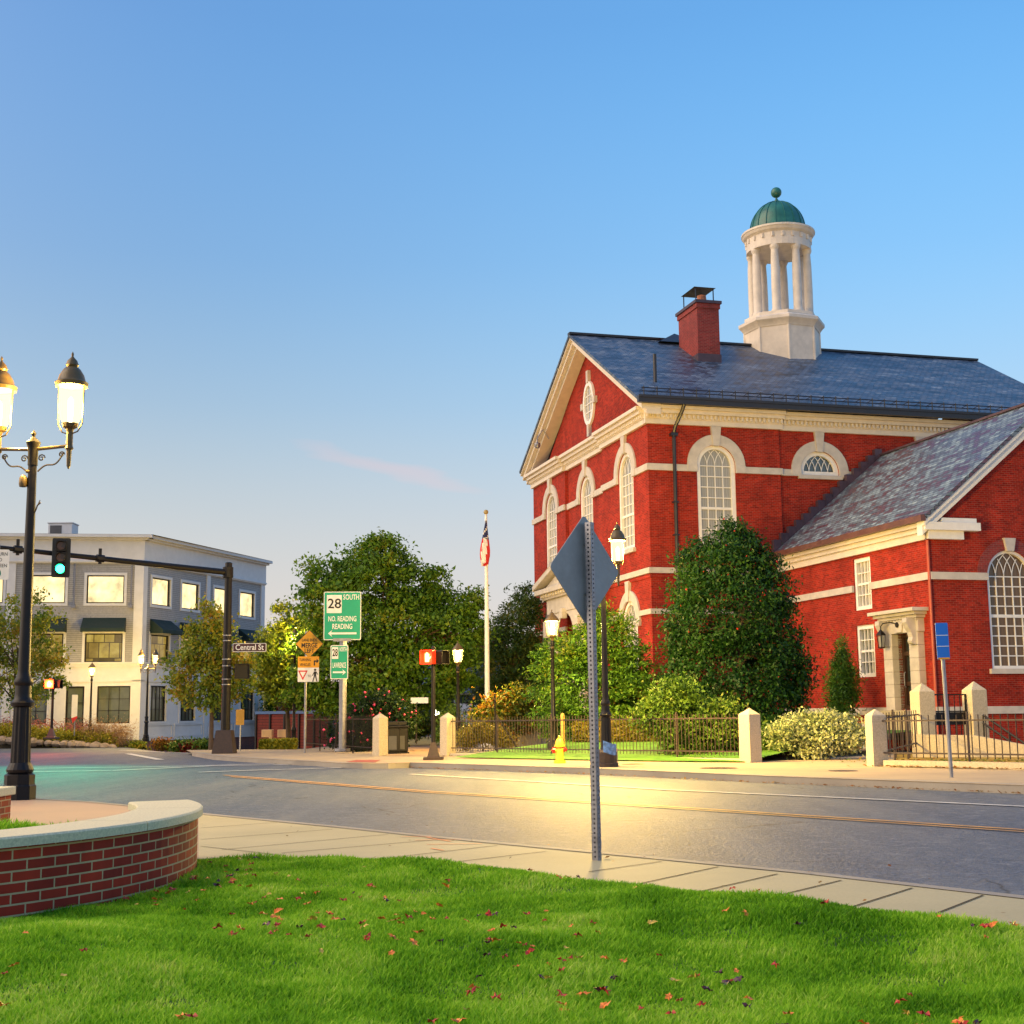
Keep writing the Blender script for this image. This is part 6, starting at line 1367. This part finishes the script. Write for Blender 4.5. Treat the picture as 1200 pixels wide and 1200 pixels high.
for i, (x, y, lf, lab) in enumerate(((190, 872, 'orange', 'low rust coloured plant at the foot of the small twin lamp'), (212, 874, 'shrub', 'low green plant near the brick foundation'), (235, 873, 'shrub', 'rounded green plant left of the young tree trunk'), (160, 874, 'young', 'low yellowish plant at the building corner'), (222, 877, 'red', 'low reddish plant between two green ones'))):
    tree('low_plant', lab, 'plant', 80 if x < 200 else 74, [(x, y, 4.5), (x-5, y+1, 3.5), (x+5, y+1, 3.5)], (x, y+6), 1300, .16, lf, 60+i, 0, per=22, sig=.16, group='low plants by the foundation')
t = thing('clipped_hedge', 'small clipped yellow green hedge in front of the tan seats', 'hedge', (0, 0, 0)); nH = 6000; rg = np.random.default_rng(33)
a0, a1 = np.array(at(305, 879, 60)), np.array(at(347, 878, 59)); uu = rg.uniform(0, 1, (nH, 1)); Pb = a0*(1-uu)+a1*uu; Pb[:, 2] += rg.uniform(0, 1, nH)**.7*.42; Pb[:, 1] += rg.uniform(-.3, .3, nH); ax_ = unit(rg.normal(size=(nH, 3))); sdv = unit(np.cross(ax_, rg.normal(size=(nH, 3)))); l_ = rg.uniform(.06, .12, (nH, 1))
quads_mesh('foliage', np.stack([Pb-ax_*l_, Pb-sdv*l_*.5, Pb+ax_*l_, Pb+sdv*l_*.5], 1), nH, m['lf_cover'], t)

# ================================================================== NEAR LAWN
le = [(p.x, p.y) for p in lawnedge]
def bumpz(x, y): return .035*math.sin(x*1.3+y*.7)+.03*math.sin(y*1.9-x*.6+1.1)+.02*math.sin(x*3.1+2.2*y)
def edge_y(x):
    for (x0, y0), (x1, y1) in zip(le[:-1], le[1:]):
        if min(x0, x1) <= x <= max(x0, x1): return y0+(y1-y0)*(x-x0)/((x1-x0) or 1e-6)
    return le[0][1]+(x-le[0][0])*(le[0][1]-le[1][1])/(le[0][0]-le[1][0]) if x > le[0][0] else le[-1][1]+.0
def lawn_z(x, y):
    d = max(0.0, min(1.0, (edge_y(x)-y)/.35)); k = max(0.0, min(1.0, (math.hypot(x-PCX, y-PCY)-3.2)/1.3)); d *= k; return gz(x, y, .008-.05*(1-k)*(1 if y < 9.0 else max(0, (10.2-y)/1.2))) + d*(.045+bumpz(x, y)*.75)
b = MB(); gx = np.linspace(-4.2, 6.2, 90); gy = np.linspace(-3, 1, 60)
vs = []; 
for x in gx:
    ey = edge_y(x)
    for k in range(60): y = ey-(k/59)**1.6*12.5; vs.append((x, y, lawn_z(x, y)))
b.add(vs, [(i*60+j, i*60+j+1, (i+1)*60+j+1, (i+1)*60+j) for i in range(89) for j in range(59)])
struct(b.build('lawn', m['lawn'], smooth=True))
b = MB(); b.add([(x, y, gz(x, y, -.02)) for x, y in ((-60, -40), (60, -40), (60, -2.5), (6.1, -2.5), (-4.1, -2.5), (-60, -2.5))], [(0, 1, 2, 3, 4, 5)]); struct(b.build('rear_lawn', m['lawn']))
def grassmat():
    t = NT('grass_blade'); r = t.n('ShaderNodeNewGeometry').outputs['Random Per Island']; ob = t.coord(); g = t.noise(ob, .55, 3); g2 = t.noise(ob, 2.3, 2)
    v = t.n('ShaderNodeMath', {0: t.rng(r, 0, 1, -.28, .28), 1: t.rng(g, .3, .7, .15, .85)}, operation='ADD').outputs[0]
    v = t.n('ShaderNodeMath', {0: v, 1: t.rng(g2, .3, .7, -.30, .24)}, operation='ADD').outputs[0]
    c = t.ramp(v, [(0, (.07, .22, .006)), (.35, (.18, .43, .014)), (.7, (.34, .60, .035)), (1, (.56, .68, .13))])
    t.set(col=c, rough=.6, spec=.12); tr = t.n('ShaderNodeBsdfTranslucent', {0: c}); ms = t.n('ShaderNodeMixShader', {0: .4, 1: t.b.outputs[0], 2: tr.outputs[0]}); t.l(ms.outputs[0], t.o.inputs[0]); return t.m
m['grass'] = grassmat()
def blades(name, X, Y_, Z, seed, hmul=1.0, wmul=1.0):
    rg = np.random.default_rng(seed); n = len(X); P = np.stack([X, Y_, Z], 1)
    cl = np.sin(X*5.1+Y_*3.3)*np.sin(Y_*4.7-X*2.2)
    h = rg.uniform(.018, .044, n)*(1+.45*cl)*hmul; a = rg.uniform(0, 2*np.pi, n); w = rg.uniform(.0022, .0042, n)*wmul*(1+np.maximum(0, Y_-6)*.10)
    sd_ = np.stack([np.cos(a), np.sin(a), 0*a], 1)*w[:, None]; ba = a+np.pi/2+rg.normal(size=n)*.5; ln = np.stack([np.cos(ba), np.sin(ba), 0*a], 1)*(h*rg.uniform(.1, 1.0, n))[:, None]+np.array([.12, -.1, 0])*(h*.6)[:, None]
    up = np.array([0, 0, 1.])*h[:, None]
    V = np.empty((n, 6, 3)); V[:, 0] = P-sd_; V[:, 1] = P+sd_; V[:, 2] = P+sd_*.8+up*.55+ln*.35; V[:, 3] = P+up*.95+ln*1.0+sd_*.08; V[:, 4] = P+up*.95+ln*1.0-sd_*.08; V[:, 5] = P-sd_*.8+up*.55+ln*.35
    me = bpy.data.meshes.new(name); me.vertices.add(n*6); me.vertices.foreach_set('co', V.astype(np.float32).ravel())
    li = (np.arange(n)[:, None]*6+np.array([0, 1, 2, 5, 5, 2, 3, 4])[None]).astype(np.int32).ravel(); me.loops.add(n*8); me.loops.foreach_set('vertex_index', li)
    me.polygons.add(n*2); me.polygons.foreach_set('loop_start', np.arange(0, n*8, 4, dtype=np.int32))
    me.update(calc_edges=True); me.materials.append(m['grass']); o = bpy.data.objects.new(name, me); COL.objects.link(o); o['kind'] = 'stuff'; return o
rg = np.random.default_rng(77); NB = 640000
Yg = 3.6+(rg.uniform(0, 1, NB)**1.25)*7.9; Xg = rg.uniform(-1, 1, NB)*(Yg*.40+.25)
ey = np.interp(Xg, [p[0] for p in le[::-1]], [p[1] for p in le[::-1]]); ok = Yg < ey+.02+rg.normal(size=NB)*.02
ok &= (np.hypot(Xg-PCX, Yg-PCY) > 3.18)
tuft = np.sin(Xg*9.1+2*np.sin(Yg*4.3))*np.sin(Yg*8.3+2*np.sin(Xg*5.1))+.5*np.sin(Xg*23+Yg*7)*np.sin(Yg*19-Xg*11); ok &= tuft+rg.normal(size=NB)*.6 > -1.15
Xg, Yg = Xg[ok], Yg[ok]; Zg = np.array([lawn_z(x, y) for x, y in zip(Xg, Yg)])
blades('lawn_grass', Xg, Yg, Zg-.004, 78)
# soil and grass inside the planter ring
b = MB(); b.add([(PCX+2.73*math.cos(2*math.pi*k/40), PCY+2.73*math.sin(2*math.pi*k/40), gz(PCX, PCY)+.16) for k in range(40)], [tuple(range(40))]); struct(b.build('planter_soil', m['lawn']))
nb = 50000; rr = 2.70*np.sqrt(rg.uniform(0, 1, nb)); aa = rg.uniform(0, 2*np.pi, nb); X_, Y2 = PCX+rr*np.cos(aa), PCY+rr*np.sin(aa); k_ = (Y2 > 9.2) & (X_ > -5.5)
blades('planter_grass', X_[k_], Y2[k_], np.full(k_.sum(), gz(PCX, PCY)+.155), 79, 2.0, 1.4)
# --- fallen leaves
def leaf_mesh(seed, mat):
    rg_ = random.Random(seed); pts = []; R_ = [1, .45, .85, .4, .9, .38, .55, .35, .9, .4, .85, .45]
    n = len(R_); vs = [(0, 0, .012)]
    for k in range(n): a = 2*math.pi*k/n; r = R_[k]*.045*rg_.uniform(.85, 1.15); vs.append((r*math.cos(a), r*math.sin(a), rg_.uniform(-.006, .03)))
    me = bpy.data.meshes.new('maple_leaf'); me.from_pydata(vs, [], [(0, 1+k, 1+(k+1) % n) for k in range(n)]); me.materials.append(mat); return me
kinds = [('red', (.46, .028, .010), .36), ('orange', (.75, .20, .02), .34), ('dark purple', (.07, .012, .03), .16), ('yellow', (.62, .40, .06), .14)]
pal = []
for nm, c, wgt in kinds: mt = plain('leaf_'+nm.replace(' ', '_'), c, .5, .3, 30); pal.append((nm, [leaf_mesh(k*7+len(nm), mt) for k in range(3)], wgt))
rk = random.Random(12); cnt = 0
while cnt < 270:
    Yl = 3.9+rk.random()**.8*7.2; Xl = rk.uniform(-.38, .38)*Yl
    if rk.random() > .5+.5*math.sin(Xl*2.1+Yl*1.3): continue
    if Yl > edge_y(Xl)-.05 or math.hypot(Xl-PCX, Yl-PCY) < 3.25: continue
    nm, ms_l, _ = rk.choices(pal, [p[2] for p in pal])[0]
    o = bpy.data.objects.new('fallen_leaf', rk.choice(ms_l)); COL.objects.link(o); s_ = rk.uniform(.35, .8)
    o.location = (Xl, Yl, lawn_z(Xl, Yl)+rk.uniform(.022, .042)); o.rotation_euler = (rk.uniform(-.4, .4), rk.uniform(-.4, .4), rk.uniform(0, 6.3)); o.scale = (s_,)*3
    tag(o, 'small %s maple leaf lying on the green lawn' % nm, 'leaf', '%s leaves on the lawn' % nm); cnt += 1
# leaf litter in the gutter, on the pavements and along the fence foot
def litter(name, pts, n, w, size, seed, mat, dz=.01):
    rg_ = np.random.default_rng(seed); P = []
    for _ in range(n):
        i = rg_.integers(0, len(pts)-1); p = pts[i].lerp(pts[i+1], float(rg_.random())); x, y = p.x+rg_.normal()*w, p.y+rg_.normal()*w; P.append((x, y, gz(x, y, dz)))
    P = np.array(P); a = rg_.uniform(0, 6.28, n); s_ = rg_.uniform(.5, 1.3, n)*size
    ax_ = np.stack([np.cos(a), np.sin(a), rg_.normal(size=n)*.25], 1)*s_[:, None]; sd_ = np.stack([-np.sin(a), np.cos(a), rg_.normal(size=n)*.25], 1)*s_[:, None]*.6; P[:, 2] += .012
    o = quads_mesh(name, np.stack([P-ax_, P-sd_, P+ax_, P+sd_], 1), n, mat); o['kind'] = 'stuff'
litter('leaf_litter', [p+Vector((-.10, -.08, 0)) for p in kerbfar[::-1]], 420, .07, .035, 5, m['lf_orange'], -.125)
litter('leaf_litter', [gp2_, gp3], 420, .28, .04, 6, m['lf_autumn'], .02); litter('leaf_litter', [gp4, gpR], 500, .3, .045, 7, m['lf_orange'], .02)
litter('leaf_litter', [G(905, 886), G(820, 890), G(936, 880)], 500, .5, .05, 8, m['lf_orange'], .03)
litter('leaf_litter', [G(300, 962), G(700, 1000), G(1150, 1055)], 60, .9, .02, 9, m['lf_orange'], .004)
litter('leaf_litter', [G(1045, 893), G(1200, 893)], 500, .9, .05, 10, m['lf_autumn'], .03)
